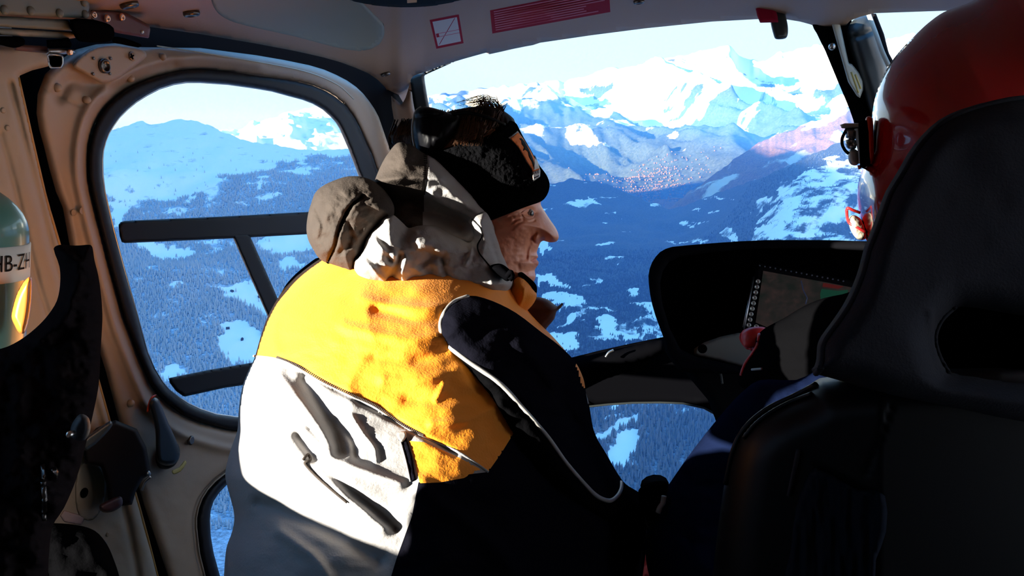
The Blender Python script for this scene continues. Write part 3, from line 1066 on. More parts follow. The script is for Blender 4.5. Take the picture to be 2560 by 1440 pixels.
# ---- body side: the dark door aperture behind the door, with holes where the door has its windows
WIN_OUT = [(640, 189), (570, 178), (500, 172), (455, 175), (417, 183), (370, 197), (333, 213), (305, 230), (283, 247), (264, 267), (250, 287), (238, 310), (230, 333), (223, 366), (220, 400), (221, 440), (227, 480),
           (247, 563), (277, 680), (310, 800), (347, 897), (373, 960), (392, 987), (417, 1010), (455, 1038), (500, 1057), (567, 1075), (640, 1080), (760, 1080), (870, 1060), (960, 1000), (1005, 900), (1015, 790), (1000, 660), (975, 545), (947, 443), (927, 383), (893, 310), (878, 284), (860, 260), (838, 242), (813, 227), (780, 213), (740, 203), (690, 195)]
WIN_IN = [(640, 220), (570, 210), (500, 205), (465, 205), (433, 210), (398, 221), (367, 237), (340, 254), (317, 273), (298, 292), (283, 313), (271, 333), (263, 353), (257, 376), (255, 400), (256, 440), (261, 480),
          (283, 573), (310, 673), (340, 780), (367, 880), (385, 922), (405, 955), (422, 975), (443, 991), (470, 1009), (500, 1023), (540, 1036), (590, 1043), (660, 1046), (760, 1046), (850, 1025), (925, 970), (965, 880), (975, 790), (962, 680), (930, 550), (897, 437), (873, 373), (850, 320), (840, 304), (827, 290), (808, 273), (783, 258), (757, 248), (723, 239), (680, 227)]
LOW_OUT = [(620, 1150), (590, 1165), (563, 1184), (540, 1202), (520, 1224), (506, 1246), (497, 1270), (492, 1295), (492, 1320), (495, 1350), (500, 1387), (513, 1440), (535, 1500), (570, 1560), (640, 1600), (860, 1620), (930, 1560), (950, 1440), (950, 1300), (920, 1200), (840, 1150), (720, 1138)]
LOW_IN = [(640, 1170), (600, 1190), (567, 1212), (548, 1232), (534, 1253), (527, 1276), (525, 1300), (527, 1340), (534, 1382), (550, 1440), (570, 1495), (600, 1540), (660, 1572), (850, 1590), (900, 1540), (920, 1440), (918, 1300), (892, 1215), (830, 1175), (720, 1160)]
def scale_poly(p, k):
    p = np.asarray(p, float)
    c = p.mean(0)
    return c + (p - c) * k
sidewall = Body([(-20, -200), (200, -120), (380, 30), (640, 80), (890, 140), (960, 175), (1010, 260), (1040, 340), (1110, 560), (1150, 800), (1140, 1050), (1080, 1400), (1040, 1900), (300, 1900), (240, 1440), (120, 900), (20, 400)],
                side(-0.035), 0.012, 0.02, 16, holes=[scale_poly(WIN_OUT, 1.02), scale_poly(LOW_OUT, 1.03)], smooth=0)
wall_left = sidewall.build('wall_left', 12, M['rubber'])
struct(wall_left, 'black rubber-lined door opening in the left side of the cabin')

# ---- front left door
door = thing('door_1', 'beige left front door with a large rounded window', None, PS(500, 1440, 0.0))
door['kind'] = 'structure'
DOOR = [(112, 186), (150, 150), (190, 124), (240, 111), (290, 108), (353, 118), (500, 120), (640, 138), (710, 150), (773, 163), (810, 174), (840, 187), (867, 201), (890, 217), (908, 234), (923, 253), (936, 272), (947, 293), (970, 360), (1000, 460), (1040, 600),
        (1070, 800), (1060, 1000), (1010, 1250), (980, 1500), (970, 1760), (520, 1760), (468, 1600), (420, 1440), (390, 1350), (360, 1262), (330, 1160), (295, 1045), (265, 930), (240, 850), (200, 715), (173, 607), (157, 520), (140, 480), (123, 420), (110, 367), (97, 320), (91, 283), (94, 235)]
doorb = Body(DOOR, side(0.0), 0.022, 0.01, 26, holes=[WIN_OUT, LOW_OUT], smooth=0,
             folds=[(scale_poly(WIN_OUT, 1.085)[:34], 12, 0.010), ([(375, 118), (640, 152), (773, 178), (840, 203), (890, 235), (925, 290), (945, 350)], 5, 0.004),
                    ([(106, 220), (150, 243), (205, 267)], 2.5, -0.003), ([(150, 240), (175, 205), (230, 215), (300, 215), (370, 175), (430, 160)], 16, -0.010)],
             noise=[(60, 60, 0.0012, 8)])
doorb.build('door_panel', 5, M['door'], door)
def on_door(lift=0.0):
    return lambda x, y: doorb.front(x, y) - lift
gask = Body(WIN_OUT, side(0.004), 0.020, 0.025, 11, holes=[WIN_IN], smooth=0)
gask.build('window_gasket', 5, M['rubber_blue'], door)
tube('gasket_bead', P(np.array(WIN_IN)[:, 0], np.array(WIN_IN)[:, 1], d_side(np.array(WIN_IN)[:, 0], np.array(WIN_IN)[:, 1], 0.002)), 0.0016, M['steel'], door, 6, closed=True)
lgask = Body(LOW_OUT, side(0.004), 0.018, 0.02, 12, holes=[LOW_IN], smooth=0)
lgask.build('window_gasket', 6, M['rubber_blue'], door)
tube('gasket_bead', P(np.array(LOW_OUT)[:, 0] - 2, np.array(LOW_OUT)[:, 1], d_side(np.array(LOW_OUT)[:, 0], np.array(LOW_OUT)[:, 1], 0.016)), 0.0016, M['pillar'], door, 6, closed=True)
def pane(name, poly, dfun, parent=None):
    q = np.asarray(poly, float)
    vs_ = P(q[:, 0], q[:, 1], dfun(q[:, 0], q[:, 1]))
    return mesh_obj(name, vs_, [tuple(range(len(q)))], M['glass'], parent, smooth=False)
pane('window_pane', scale_poly(WIN_OUT, 0.985), side(-0.004), door)
pane('window_pane', scale_poly(LOW_OUT, 0.98), side(-0.004), door)
# sliding-pane frame bars stuck on the big window
BAR = dict(tf=0.006, tb=0.004, R=5, smooth=0)
Body([(296, 562), (302, 555), (312, 552), (560, 541), (800, 528), (960, 521), (970, 574), (800, 584), (560, 597), (312, 608), (304, 605), (299, 590)], side(0.003), **BAR).build('slide_bar', 4, M['rubber_blue'], door)
Body([(422, 945), (520, 925), (640, 905), (800, 880), (955, 850), (950, 905), (800, 925), (640, 958), (560, 970), (460, 992), (440, 978), (424, 957)], side(0.003), **BAR).build('slide_bar', 4, M['rubber_blue'], door)
Body([(578, 585), (622, 583), (660, 668), (694, 745), (760, 890), (720, 900), (668, 788), (620, 680)], side(0.0032), **BAR).build('slide_bar', 4, M['rubber_blue'], door)
# hinge plate with bushing and fasteners
Body([(182, 163), (200, 140), (225, 122), (252, 113), (290, 111), (345, 121), (362, 128), (366, 142), (345, 160), (318, 180), (296, 196), (270, 206), (252, 207), (225, 193), (200, 178)], side(0.024), 0.006, 0.01, 9, smooth=3).build('hinge_plate', 4, M['door'], door)
BUSH = lathe_mesh('bushing', [(0.0085, 0), (0.0085, 0.004), (0.0070, 0.0052), (0.0058, 0.0050), (0.0052, 0.002), (0.0040, 0.001), (0.0022, 0.001)], M['dark_steel'], 18)
HOLE = lathe_mesh('plate_rivet', [(0.0019, 0), (0.0019, 0.0012), (0.0012, 0.0016)], M['dark_steel'], 8)
KNOB = lathe_mesh('dome_fastener', [(0.0050, 0), (0.0050, 0.0025), (0.0042, 0.0048), (0.0025, 0.006), (0.0008, 0.0064)], M['door'], 12)
PHIL = lathe_mesh('cross_screw', [(0.0056, 0), (0.0056, 0.0015), (0.0045, 0.0030), (0.001, 0.0036)], M['door'], 14)
put('bushing', BUSH, PS(257, 165, 0.028), INW, door)
for x, y in ((233, 146), (276, 146), (232, 185), (274, 184)):
    put('rivet', HOLE, PS(x, y, 0.0295), INW, door)
ps = put('cross_screw', PHIL, PS(330, 141, 0.029), INW, door)
up_ = Vector((0, 0, 1))
fw_ = Vector(FWD.tolist())
for ang in (0.4, 0.4 + math.pi / 2):
    dv = fw_ * math.cos(ang) + up_ * math.sin(ang)
    ov = fw_ * -math.sin(ang) + up_ * math.cos(ang)
    box('screw_slot', PS(330, 141, 0.0328), dv * 0.0036, ov * 0.0006, INW * 0.0005, M['black'], ps)
for x, y in ((403, 142), (323, 196), (140, 219), (213, 251)):
    put('fastener', KNOB, V(x, y, float(doorb.front(x, y)) + 0.001), INW, door)
RING = lathe_mesh('flush_fastener', [(0.0042, 0), (0.0042, 0.0006), (0.0036, 0.0006), (0.0034, 0.0003), (0.001, 0.0003)], M['door'], 12)
for x, y in ((184, 532), (205, 527)):
    put('fastener', RING, V(x, y, float(doorb.front(x, y)) - 0.0002), INW, door)
for x, y in ((323, 1008), (476, 1101)):
    put('fastener', KNOB if x < 400 else lathe_mesh('hole_plug', [(0.0068, 0), (0.0068, 0.002), (0.005, 0.003)], M['dark_steel'], 12), V(x, y, float(doorb.front(x, y)) + 0.0005), INW, door)
tube('edge_bead', doorb.line([(393, 115), (500, 131), (640, 154), (740, 173), (800, 191), (850, 216), (884, 248)], 0.0005), 0.0010, M['cream'], door, 6)
# inside handle
hb = lathe_mesh('handle_base', [(0.020, 0), (0.020, 0.006), (0.0175, 0.011), (0.010, 0.013)], M['dark_trim'], 22)
hdl = put('door_handle', hb, V(412, 1135, float(doorb.front(412, 1135))), INW, door)
Body([(373, 1012), (377, 1000), (386, 994), (396, 998), (402, 1010), (420, 1055), (440, 1100), (450, 1135), (440, 1158), (415, 1164), (395, 1155), (390, 1130), (388, 1075), (378, 1030)], side(0.044), 0.010, 0.012, 12, smooth=3).build('lever', 3, M['dark_trim'], hdl)
Body([(366, 1030), (372, 1003), (380, 990), (392, 986), (385, 994), (378, 1003), (374, 1030)], side(0.038), 0.003, 0.003, 3, smooth=2).build('lever_edge', 2, M['red_orange'], hdl)
Body([(430, 1176), (448, 1168), (462, 1150), (466, 1158), (452, 1178), (434, 1186)], lambda x, y: doorb.front(x, y), 0.001, 0.001, 3, smooth=2).build('yellow_mark', 2, M['yellow'], door)

# ---- latch mechanism low on the door edge
latch = thing('door_latch', 'dark door latch mechanism beside the black lever handle', 'latch', PS(300, 1290, 0.04))
Body([(205, 1112), (240, 1070), (288, 1050), (342, 1072), (366, 1118), (378, 1185), (358, 1196), (340, 1228), (330, 1262), (272, 1268), (266, 1210), (252, 1166), (212, 1160)], side(0.055), 0.015, 0.03, 10, smooth=0).build('latch_body', 4, mat('latch_brown_black', (0.006, 0.004, 0.004), 0.6, spec=0.1), latch)
Body([(250, 1262), (300, 1240), (306, 1262), (285, 1278), (262, 1282), (249, 1274)], side(0.07), 0.012, 0.01, 10, smooth=3).build('latch_hook', 3, mat('latch_red_brown', (0.05, 0.014, 0.012), 0.5), latch)
tube('latch_spring', curve_px([(354, 1226), (362, 1205), (376, 1192)], 1.0), 0.0016, M['steel'], latch)
Body([(203, 1105), (240, 1075), (275, 1052), (282, 1062), (262, 1088), (215, 1128)], side(0.085), 0.008, 0.008, 8, smooth=2).build('latch_arm', 3, M['dark_trim'], latch)
Body([(364, 1185), (372, 1176), (378, 1184), (371, 1192)], side(0.07), 0.003, 0.003, 3, smooth=2).build('latch_pin', 2, M['steel'], latch)

# ---- door pillar between the front and rear doors
def d_pil(x, y):
    return d_side(x, y, 0.02)
pil = Body([(-70, 100), (0, 115), (60, 112), (100, 118), (128, 132), (140, 150), (120, 166), (80, 176), (47, 190), (110, 480), (147, 610), (190, 760), (247, 960), (283, 1085), (337, 1233), (393, 1440), (480, 1800), (200, 1900), (60, 1700), (0, 1440), (-40, 900), (-65, 500)],
           d_pil, 0.015, 0.05, 18, smooth=0, folds=[([(26, 210), (96, 485), (150, 690), (225, 960), (318, 1300), (345, 1440)], 9, -0.008), ([(0, 335), (40, 480), (90, 690), (120, 790)], 9, -0.004)], noise=[(60, 80, 0.0015, 5)])
pillar = pil.build('trim_1', 5, M['pillar'])
struct(pillar, 'beige door pillar left of the front door')
tube('lit_edge_line', pil.line([(44, 194), (110, 482), (147, 612), (190, 762), (247, 962), (283, 1087), (337, 1235), (393, 1442)], -0.004), 0.0022, mat('edge_light_amber', (0.42, 0.22, 0.05), 0.5), pillar)  # orange light along the pillar edge, painted as an amber line
DIMP = lathe_mesh('pillar_rivet', [(0.0030, 0), (0.0030, 0.0008), (0.002, 0.0014)], M['pillar'], 10)
for x, y in ((7, 276), (18, 320), (268, 1336)):
    put('rivet', DIMP, V(x, y, float(pil.front(x, y))), INW, pillar)
Body([(195, 1175), (215, 1155), (248, 1165), (266, 1200), (258, 1262), (232, 1300), (198, 1290), (188, 1235)], lambda x, y: pil.front(x, y), 0.002, 0.0, 8, smooth=3).build('latch_plate', 4, M['pillar'], pillar)
put('plate_hole', lathe_mesh('plate_hole', [(0.0058, 0), (0.0058, 0.001), (0.003, 0.001)], M['black'], 12), V(210, 1232, float(pil.front(210, 1232)) - 0.003), INW, pillar)
Body([(150, 1290), (160, 1275), (215, 1292), (204, 1313), (160, 1305)], lambda x, y: pil.front(x, y), 0.0012, 0.0, 4, smooth=0).build('sticker', 3, mat('sticker_pinkish', (0.42, 0.30, 0.28), 0.5), pillar)

# ---- roof rail and sliding-door hardware, upper left
rail = thing('door_rail', 'grey green riveted roof rail in the upper left corner', 'rail', PS(60, 60, 0.13))
railb = Body([(-220, -120), (190, -60), (212, -40), (222, -5), (224, 20), (215, 46), (150, 43), (0, 36), (-220, 22)], side(0.115), 0.006, 0.03, 8, smooth=0)
railb.build('rail_plate', 5, M['green_grey'], rail)
RIV = lathe_mesh('rail_rivet', [(0.0042, 0), (0.0042, 0.001), (0.0030, 0.0026), (0.0008, 0.003)], M['green_grey'], 12)
for x, y in ((10, 25), (76, 27), (148, 33), (212, 36), (209, 6)):
    put('rivet', RIV, V(x, y, float(railb.front(x, y))), INW, rail)
Body([(-220, 26), (0, 40), (170, 50), (178, 62), (185, 78), (100, 73), (0, 67), (-220, 52)], side(0.11), 0.006, 0.03, 6, smooth=0).build('rail_lip', 4, M['green_grey'], rail)
Body([(-220, 54), (0, 70), (185, 80), (199, 84), (188, 95), (170, 97), (0, 88), (-220, 72)], side(0.10), 0.006, 0.03, 6, smooth=0).build('guide_strip', 4, M['pillar'], rail)
Body([(174, 50), (215, 47), (262, 56), (284, 70), (284, 96), (262, 106), (200, 104), (186, 90)], side(0.118), 0.012, 0.03, 12, smooth=2).build('roller_block', 4, M['black'], rail)
Body([(226, 22), (270, 26), (312, 31), (345, 47), (372, 62), (376, 72), (372, 96), (300, 84), (252, 72), (228, 50)], side(0.085), 0.005, 0.03, 6, smooth=0).build('stop_plate', 4, M['brown_plate'], rail)
CRIV = lathe_mesh('copper_rivet', [(0.0042, 0), (0.0042, 0.001), (0.0033, 0.0022), (0.0018, 0.0022), (0.0016, 0.0008), (0.0004, 0.0008)], M['copper'], 12)
for x, y in ((233, 37), (267, 46), (304, 43)):
    put('rivet', CRIV, PS(x, y, 0.091), INW, rail)
Body([(282, 92), (310, 95), (346, 108), (355, 114), (346, 119), (300, 110), (282, 106)], side(0.075), 0.008, 0.01, 6, smooth=2).build('wedge', 3, M['black'], rail)
for x, y in ((275, 77), (353, 80)):
    put('pin', lathe_mesh('pin_head', [(0.002, 0), (0.002, 0.002), (0.001, 0.003)], M['steel'], 8), PS(x, y, 0.10), INW, rail)
carr = thing('door_carriage', 'small metal carriage with open square tube under the roof rail', 'bracket', PS(130, 150, 0.09))
Body([(-40, 92), (0, 90), (50, 92), (62, 100), (60, 112), (35, 120), (0, 112), (-40, 105)], side(0.105), 0.012, 0.015, 9, smooth=2).build('end_block', 4, M['black'], carr)
Body([(36, 110), (120, 116), (125, 128), (115, 133), (36, 126)], side(0.10), 0.006, 0.006, 6, smooth=0).build('slide_arm', 3, M['brown_plate'], carr)
Body([(120, 122), (150, 120), (186, 124), (188, 132), (160, 136), (122, 134)], side(0.11), 0.006, 0.006, 5, smooth=0).build('clamp', 3, M['steel'], carr)
Body([(116, 100), (172, 95), (180, 110), (176, 120), (118, 120)], side(0.105), 0.008, 0.01, 6, smooth=0).build('roller_housing', 4, M['black'], carr)
put('bolt', lathe_mesh('bolt_head', [(0.0028, 0), (0.0028, 0.003), (0.002, 0.0038)], M['copper'], 8), PS(171, 131, 0.117), INW, carr)
Body([(117, 137), (121, 133), (152, 136), (159, 141), (159, 160), (154, 170), (126, 171), (120, 162)], side(0.115), 0.004, 0.03, 3, holes=[[(122, 141), (126, 138), (150, 141), (154, 145), (154, 158), (150, 166), (130, 167), (125, 160)]], smooth=0).build('square_tube', 2, M['steel'], carr)
Body([(121, 140), (151, 139), (155, 146), (154, 160), (150, 167), (129, 168), (123, 160)], side(0.095), 0.001, 0.001, 3, smooth=0).build('tube_back', 3, M['black'], carr)

# ---- windscreen post on the left, lining and black inner frame
apil = Body([(978, 240), (1004, 262), (1020, 225), (1026, 205), (1032, 250), (1042, 300), (1075, 430), (1130, 620), (1220, 800), (1330, 920), (1300, 1010), (1180, 930), (1090, 760), (1040, 560), (1005, 400), (985, 300)], lambda x, y: 1.84 + (y - 250) * 0.0003, 0.02, 0.03, 14, smooth=2)
struct(apil.build('trim_2', 5, M['liner']), 'beige windscreen post at the left')
fpost = Body([(1024, 196), (1028, 190), (1040, 184), (1060, 179), (1107, 161), (1150, 148), (1106, 168), (1066, 186), (1061, 190), (1064, 215), (1074, 270), (1110, 420), (1170, 610), (1260, 760), (1370, 850), (1340, 890), (1220, 790), (1130, 640), (1070, 440), (1036, 276)], lambda x, y: 1.90 + (y - 190) * 0.0003, 0.012, 0.03, 8, smooth=2)
struct(fpost.build('trim_3', 4, M['dark_trim']), 'black inner frame of the windscreen at the left')

# ---- nose: sill under the windscreen, bulkhead around the chin window
CHIN = [(1440, 1022), (1475, 1016), (1520, 1011), (1580, 1007), (1650, 1006), (1707, 1008), (1760, 1020), (1793, 1038), (1830, 1075), (1845, 1130), (1840, 1210), (1800, 1300), (1700, 1350), (1560, 1370), (1440, 1350), (1390, 1250), (1390, 1130), (1405, 1050)]
nose = Body([(1180, 985), (1300, 930), (1360, 908), (1432, 893), (1500, 876), (1580, 858), (1660, 842), (1700, 836), (1900, 830), (2150, 850), (2500, 1000), (2600, 1500), (2400, 1900), (1150, 1900), (1100, 1400), (1120, 1100)],
            lambda x, y: 1.98 - (y - 850) * 0.00035, 0.02, 0.03, 14, holes=[CHIN], smooth=0)
wall_front = nose.build('wall_front', 10, M['black'])
struct(wall_front, 'black nose bulkhead under the windscreen with an opening for the chin window')
Body([(1250, 962), (1340, 925), (1432, 899), (1500, 882), (1580, 864), (1660, 848), (1664, 880), (1600, 905), (1500, 925), (1400, 955), (1300, 1000)], lambda x, y: 1.90 - (y - 850) * 0.0003, 0.03, 0.05, 22, smooth=2).build('sill_pad', 6, M['black'], wall_front)
tube('chin_rim', P(np.array(CHIN)[:, 0], np.array(CHIN)[:, 1], 1.98 - (np.array(CHIN)[:, 1] - 850) * 0.00035 - 0.012), 0.0025, M['dark_trim'], wall_front, 6, closed=True)
tube('sill_lever', curve_px([(1514, 893), (1522, 882), (1534, 876)], 1.83), 0.003, M['steel'], wall_front)
chin = pane('window_3', scale_poly(CHIN, 1.03), lambda x, y: 2.0 - (y - 850) * 0.00035)
struct(chin, 'curved chin window in the nose, forest seen through it')
# the windscreen: a bowed sheet from the roof edge to the sill
def d_ws(x, y):
    return 1.97 + 0.16 * np.clip((y - 60) / 800.0, 0, 1.2) - 0.10 * ((x - 1500) / 700.0) ** 2
wx, wy = np.meshgrid(np.linspace(1000, 2150, 24), np.linspace(0, 1, 16))
top_ = np.interp(wx[0], [1000, 1060, 1217, 1613, 1893, 2150], [180, 165, 115, 55, 35, 30])
bot_ = np.interp(wx[0], [1000, 1180, 1432, 1660, 2150], [985, 985, 905, 852, 860])
wyp = top_[None, :] + (bot_ - top_)[None, :] * wy
ws = mesh_obj('window_1', P(wx, wyp, d_ws(wx, wyp)).reshape(-1, 3), grid_faces(16, 24), M['glass'])
struct(ws, 'large clear windscreen in front of the passenger')
wx, wy = np.meshgrid(np.linspace(2160, 3300, 20), np.linspace(0, 1, 12))
wyp = 10 + 900 * wy
ws2 = mesh_obj('window_2', P(wx, wyp, 1.62 - (wx - 2160) * 0.00035 + 0.1 * wy).reshape(-1, 3), grid_faces(12, 20), M['glass'])
struct(ws2, 'windscreen half in front of the pilot')

# ---- centre post of the windscreen
cp = Body([(2030, 60), (2038, -40), (2110, -40), (2130, 60), (2160, 160), (2190, 300), (2230, 480), (2270, 640), (2200, 640), (2160, 420), (2133, 300), (2113, 247), (2093, 200), (2063, 127), (2052, 105), (2042, 84)], lambda x, y: 1.68 + y * 0.0002, 0.018, 0.03, 12, smooth=2)
cpo = cp.build('trim_4', 4, M['black'])
struct(cpo, 'black centre post of the windscreen')
Body([(2060, -40), (2078, -40), (2122, 158), (2130, 160), (2148, 182), (2159, 202), (2158, 225), (2150, 245), (2142, 240), (2120, 205), (2100, 134), (2062, 0)], lambda x, y: 1.645 + y * 0.0002, 0.006, 0.006, 5, smooth=1).build('latch_plate', 3, M['cream'], cpo)
for a, b in (((2128, 180), (2146, 232)), ((2138, 186), (2152, 222))):
    tube('plate_rib', curve_px([a, b], 1.66), 0.002, M['yellow'], cpo, 6)
put('stud', lathe_mesh('post_stud', [(0.007, 0), (0.007, 0.006), (0.005, 0.010), (0.001, 0.011)], M['steel'], 12), V(2080, 116, 1.66), (-0.3, -0.9, -0.2), cpo)
Body([(2118, 92), (2122, 65), (2140, 45), (2165, 38), (2178, 48), (2200, 110), (2218, 165), (2225, 220), (2230, 300), (2185, 300), (2162, 240), (2140, 170)], lambda x, y: 1.66 + y * 0.0002, 0.03, 0.03, 30, smooth=3, folds=[([(2124, 95), (2150, 90), (2178, 78)], 6, -0.006)]).build('padding', 4, M['dark_trim'], cpo)
tube('edge_highlight', curve_px([(2171, 34), (2190, 85), (2206, 130), (2222, 165)], 1.60), 0.0045, M['cream'], cpo, 8)  # highlight on the edge of the post, put in as a cream tube
Body([(2178, 34), (2190, 34), (2210, 85), (2222, 132), (2232, 150), (2222, 168), (2204, 130)], 1.62, 0.006, 0.006, 6, smooth=1).build('side_frame', 3, M['rubber'], cpo)

RW_S0, RW_S1, RW_Z0, RW_Z1 = -0.14, 0.61, -0.285, 0.20
# ---- the rest of the shell: rear of the roof, floor, right and rear walls, rear left door with its window
def slab(name, pts, thick, m, label, normal):
    return struct(plate3(name, pts, thick, m, None, normal), label)
def C(s, l, z):
    """Cabin coordinates: s metres ahead, l metres to the left, z up from the camera."""
    p = FWD * s + LEFT * l
    return Vector((p[0], p[1], z))
M['rear'] = mat('rear_lining', (0.40, 0.34, 0.28), 0.7)
slab('floor', [C(-0.9, 0.80, -1.18), C(-0.9, -1.0, -1.18), C(2.2, -1.0, -1.18), C(2.2, 0.80, -1.18)], -0.03, M['black_matte'], 'dark cabin floor', (0, 0, 1))
slab('wall_rear', [C(-0.9, 0.80, -1.18), C(-0.9, -1.0, -1.18), C(-0.9, -1.0, 0.36), C(-0.9, 0.80, 0.36)], 0.03, M['rear'], 'rear cabin wall', tuple((-FWD).tolist()))
slab('wall_roof_rear', [C(-0.9, 0.80, 0.34), C(-0.9, -1.0, 0.34), C(0.75, -1.0, 0.34), C(0.75, 0.80, 0.34)], 0.03, M['liner'], 'rear part of the roof', (0, 0, 1))
def wall_with_hole(name, l, s0, s1, z0, z1, hs0, hs1, hz0, hz1, m, label, thick=0.04):
    """A side wall at lateral place l with a rounded window opening."""
    n = 40
    vs_, inner, outer = [], [], []
    cs, cz, rs, rz = (hs0 + hs1) / 2, (hz0 + hz1) / 2, (hs1 - hs0) / 2, (hz1 - hz0) / 2
    for k in range(n):
        a = 2 * math.pi * k / n
        e = 0.45
        ux, uy = abs(math.cos(a)) ** e * np.sign(math.cos(a)), abs(math.sin(a)) ** e * np.sign(math.sin(a))
        inner.append((cs + rs * ux, cz + rz * uy))
        dx, dy = math.cos(a), math.sin(a)
        tx = ((s1 - cs) / dx if dx > 0 else (s0 - cs) / dx) if abs(dx) > 1e-6 else 1e9
        ty = ((z1 - cz) / dy if dy > 0 else (z0 - cz) / dy) if abs(dy) > 1e-6 else 1e9
        t = min(tx, ty)
        outer.append((cs + dx * t, cz + dy * t))
    # square corners of the wall
    for cnr in ((s0, z0), (s0, z1), (s1, z0), (s1, z1)):
        k = min(range(n), key=lambda i: (outer[i][0] - cnr[0]) ** 2 + (outer[i][1] - cnr[1]) ** 2)
        outer[k] = cnr
    sg = 1 if l > 0 else -1
    for ll in (l, l + sg * thick):
        vs_ += [tuple(C(a, ll, b)) for a, b in inner] + [tuple(C(a, ll, b)) for a, b in outer]
    fs = []
    for k in range(n):
        j = (k + 1) % n
        fs += [(k, j, n + j, n + k), (2 * n + k, 3 * n + k, 3 * n + j, 2 * n + j), (k, 2 * n + k, 2 * n + j, j), (n + k, n + j, 3 * n + j, 3 * n + k)]
    w = struct(mesh_obj(name, vs_, fs, m, smooth=False), label)
    pn = mesh_obj('window_pane', [tuple(C(a, l + sg * thick * 0.5, b)) for a, b in inner], [tuple(range(n))], M['glass'], w, smooth=False)
    return w
wall_with_hole('door_2', SIDE + 0.005, -0.9, 0.76, -1.18, 0.30, RW_S0, RW_S1, RW_Z0, RW_Z1, M['pillar'], 'rear left door with a window behind the pillar')
wall_with_hole('wall_right', -0.98, -0.9, 2.2, -1.18, 0.34, 0.22, 1.95, -0.70, 0.24, M['rear'], 'right side of the cabin with the pilot door window')

# ================================================================== THE PASSENGER
def skin_body(name, joints, edges, m, parent, root=0, sub=2):
    """One continuous figure grown over a skeleton of joints (position, radius)."""
    me = bpy.data.meshes.new(name)
    me.from_pydata([tuple(j[0]) for j in joints], edges, [])
    me.materials.append(m)
    o = bpy.data.objects.new(name, me)
    COL.objects.link(o)
    md = o.modifiers.new('skin', 'SKIN')
    md.use_smooth_shade = True
    for i, j in enumerate(joints):
        sv = me.skin_vertices[0].data[i]
        r = j[1] if isinstance(j[1], (tuple, list)) else (j[1], j[1])
        sv.radius = r
        sv.use_root = (i == root)
    sd = o.modifiers.new('sub', 'SUBSURF')
    sd.levels = sub
    sd.render_levels = sub
    child(o, parent)
    return o

man = thing('person', 'man in orange and grey jacket with black knit headband, seated with his back to us', 'person', V(1050, 1950, 1.05))
# ---- head, neck: one body
HD = 1.16
HEAD = [(1358, 494), (1352, 505), (1353, 514), (1361, 527), (1371, 543), (1380, 556), (1389, 569), (1395, 582), (1397, 592), (1394, 601), (1387, 605), (1374, 606), (1360, 602), (1353, 604), (1349, 611), (1345, 621),
        (1342, 631), (1344, 637), (1345, 643), (1341, 648), (1346, 654), (1346, 661), (1341, 668), (1337, 675), (1338, 684), (1339, 693), (1334, 705), (1322, 718), (1300, 730), (1270, 760), (1250, 820), (1230, 900), (1080, 900), (1070, 760),
        (1062, 660), (1045, 580), (1036, 480), (1042, 380), (1075, 315), (1130, 280), (1200, 268), (1260, 285), (1305, 340), (1342, 405), (1362, 455)]
head = Body(HEAD, HD, 0.078, 0.078, 105, smooth=2, power=2.0,
            bumps=[(1330, 533, 18, 11, -0.009),      # eye socket
                   (1300, 570, 34, 26, 0.006),       # cheekbone
                   (1345, 597, 14, 10, 0.010),       # wing of the nose
                   (1364, 600, 7, 4, -0.006),        # nostril
                   (1318, 512, 26, 8, 0.006),        # brow
                   (1318, 660, 16, 14, 0.004), (1326, 695, 14, 12, 0.005)],
            folds=[([(1330, 590), (1326, 606), (1318, 625), (1316, 645)], 5, -0.006),   # cheek crease
                   ([(1346, 648), (1338, 650), (1328, 654)], 2.6, -0.006),              # mouth
                   ([(1308, 545), (1290, 550), (1276, 560)], 2.2, -0.0022), ([(1308, 553), (1292, 562), (1280, 574)], 2.2, -0.0022), ([(1306, 538), (1290, 538), (1274, 542)], 2.2, -0.0018),
                   ([(1308, 550), (1322, 555), (1336, 552)], 2.8, -0.003), ([(1300, 640), (1296, 665), (1300, 690)], 5, -0.0012), ([(1286, 600), (1282, 640), (1288, 680)], 7, -0.001),
                   ([(1340, 583), (1333, 594), (1336, 606), (1344, 609)], 3.2, -0.006), ([(1334, 676), (1324, 678), (1316, 682)], 3, -0.003)],
            noise=[(9, 7, 0.0006, 3)])
bodyo = head.build('body', 2.4, [M['skin'], M['lip']], man, zones=[(np.array([(1350, 640), (1338, 642), (1326, 652), (1336, 660), (1350, 668)]), 1)])
EYE = lathe_mesh('eyeball', [(0.0001, -0.012), (0.006, -0.0104), (0.0104, -0.006), (0.012, 0.0), (0.0104, 0.006), (0.0075, 0.0094), (0.0072, 0.0096)], M['eye'], 14)
ec = V(1320, 534, float(head.front(1320, 534)) + 0.0068)
ey = put('eye', EYE, ec, (0.80, -0.60, -0.03), bodyo, scale=0.64)
put('iris', lathe_mesh('iris', [(0.0060, 0.0095), (0.0060, 0.0104), (0.0045, 0.0112), (0.001, 0.0116)], M['iris'], 12), ec, (0.80, -0.60, -0.03), bodyo, scale=0.64)
Body([(1302, 533), (1308, 526), (1319, 522), (1332, 524), (1340, 532), (1330, 533), (1319, 532), (1310, 533)], lambda x, y: head.front(x, y) + 0.0015, 0.0035, 0.006, 5, smooth=3).build('eyelid', 1.2, M['skin'], bodyo)
Body([(1303, 534), (1312, 536), (1324, 537), (1338, 534), (1334, 544), (1320, 547), (1308, 543)], lambda x, y: head.front(x, y) + 0.0015, 0.003, 0.005, 5, smooth=3).build('eyelid', 1.2, M['skin'], bodyo)

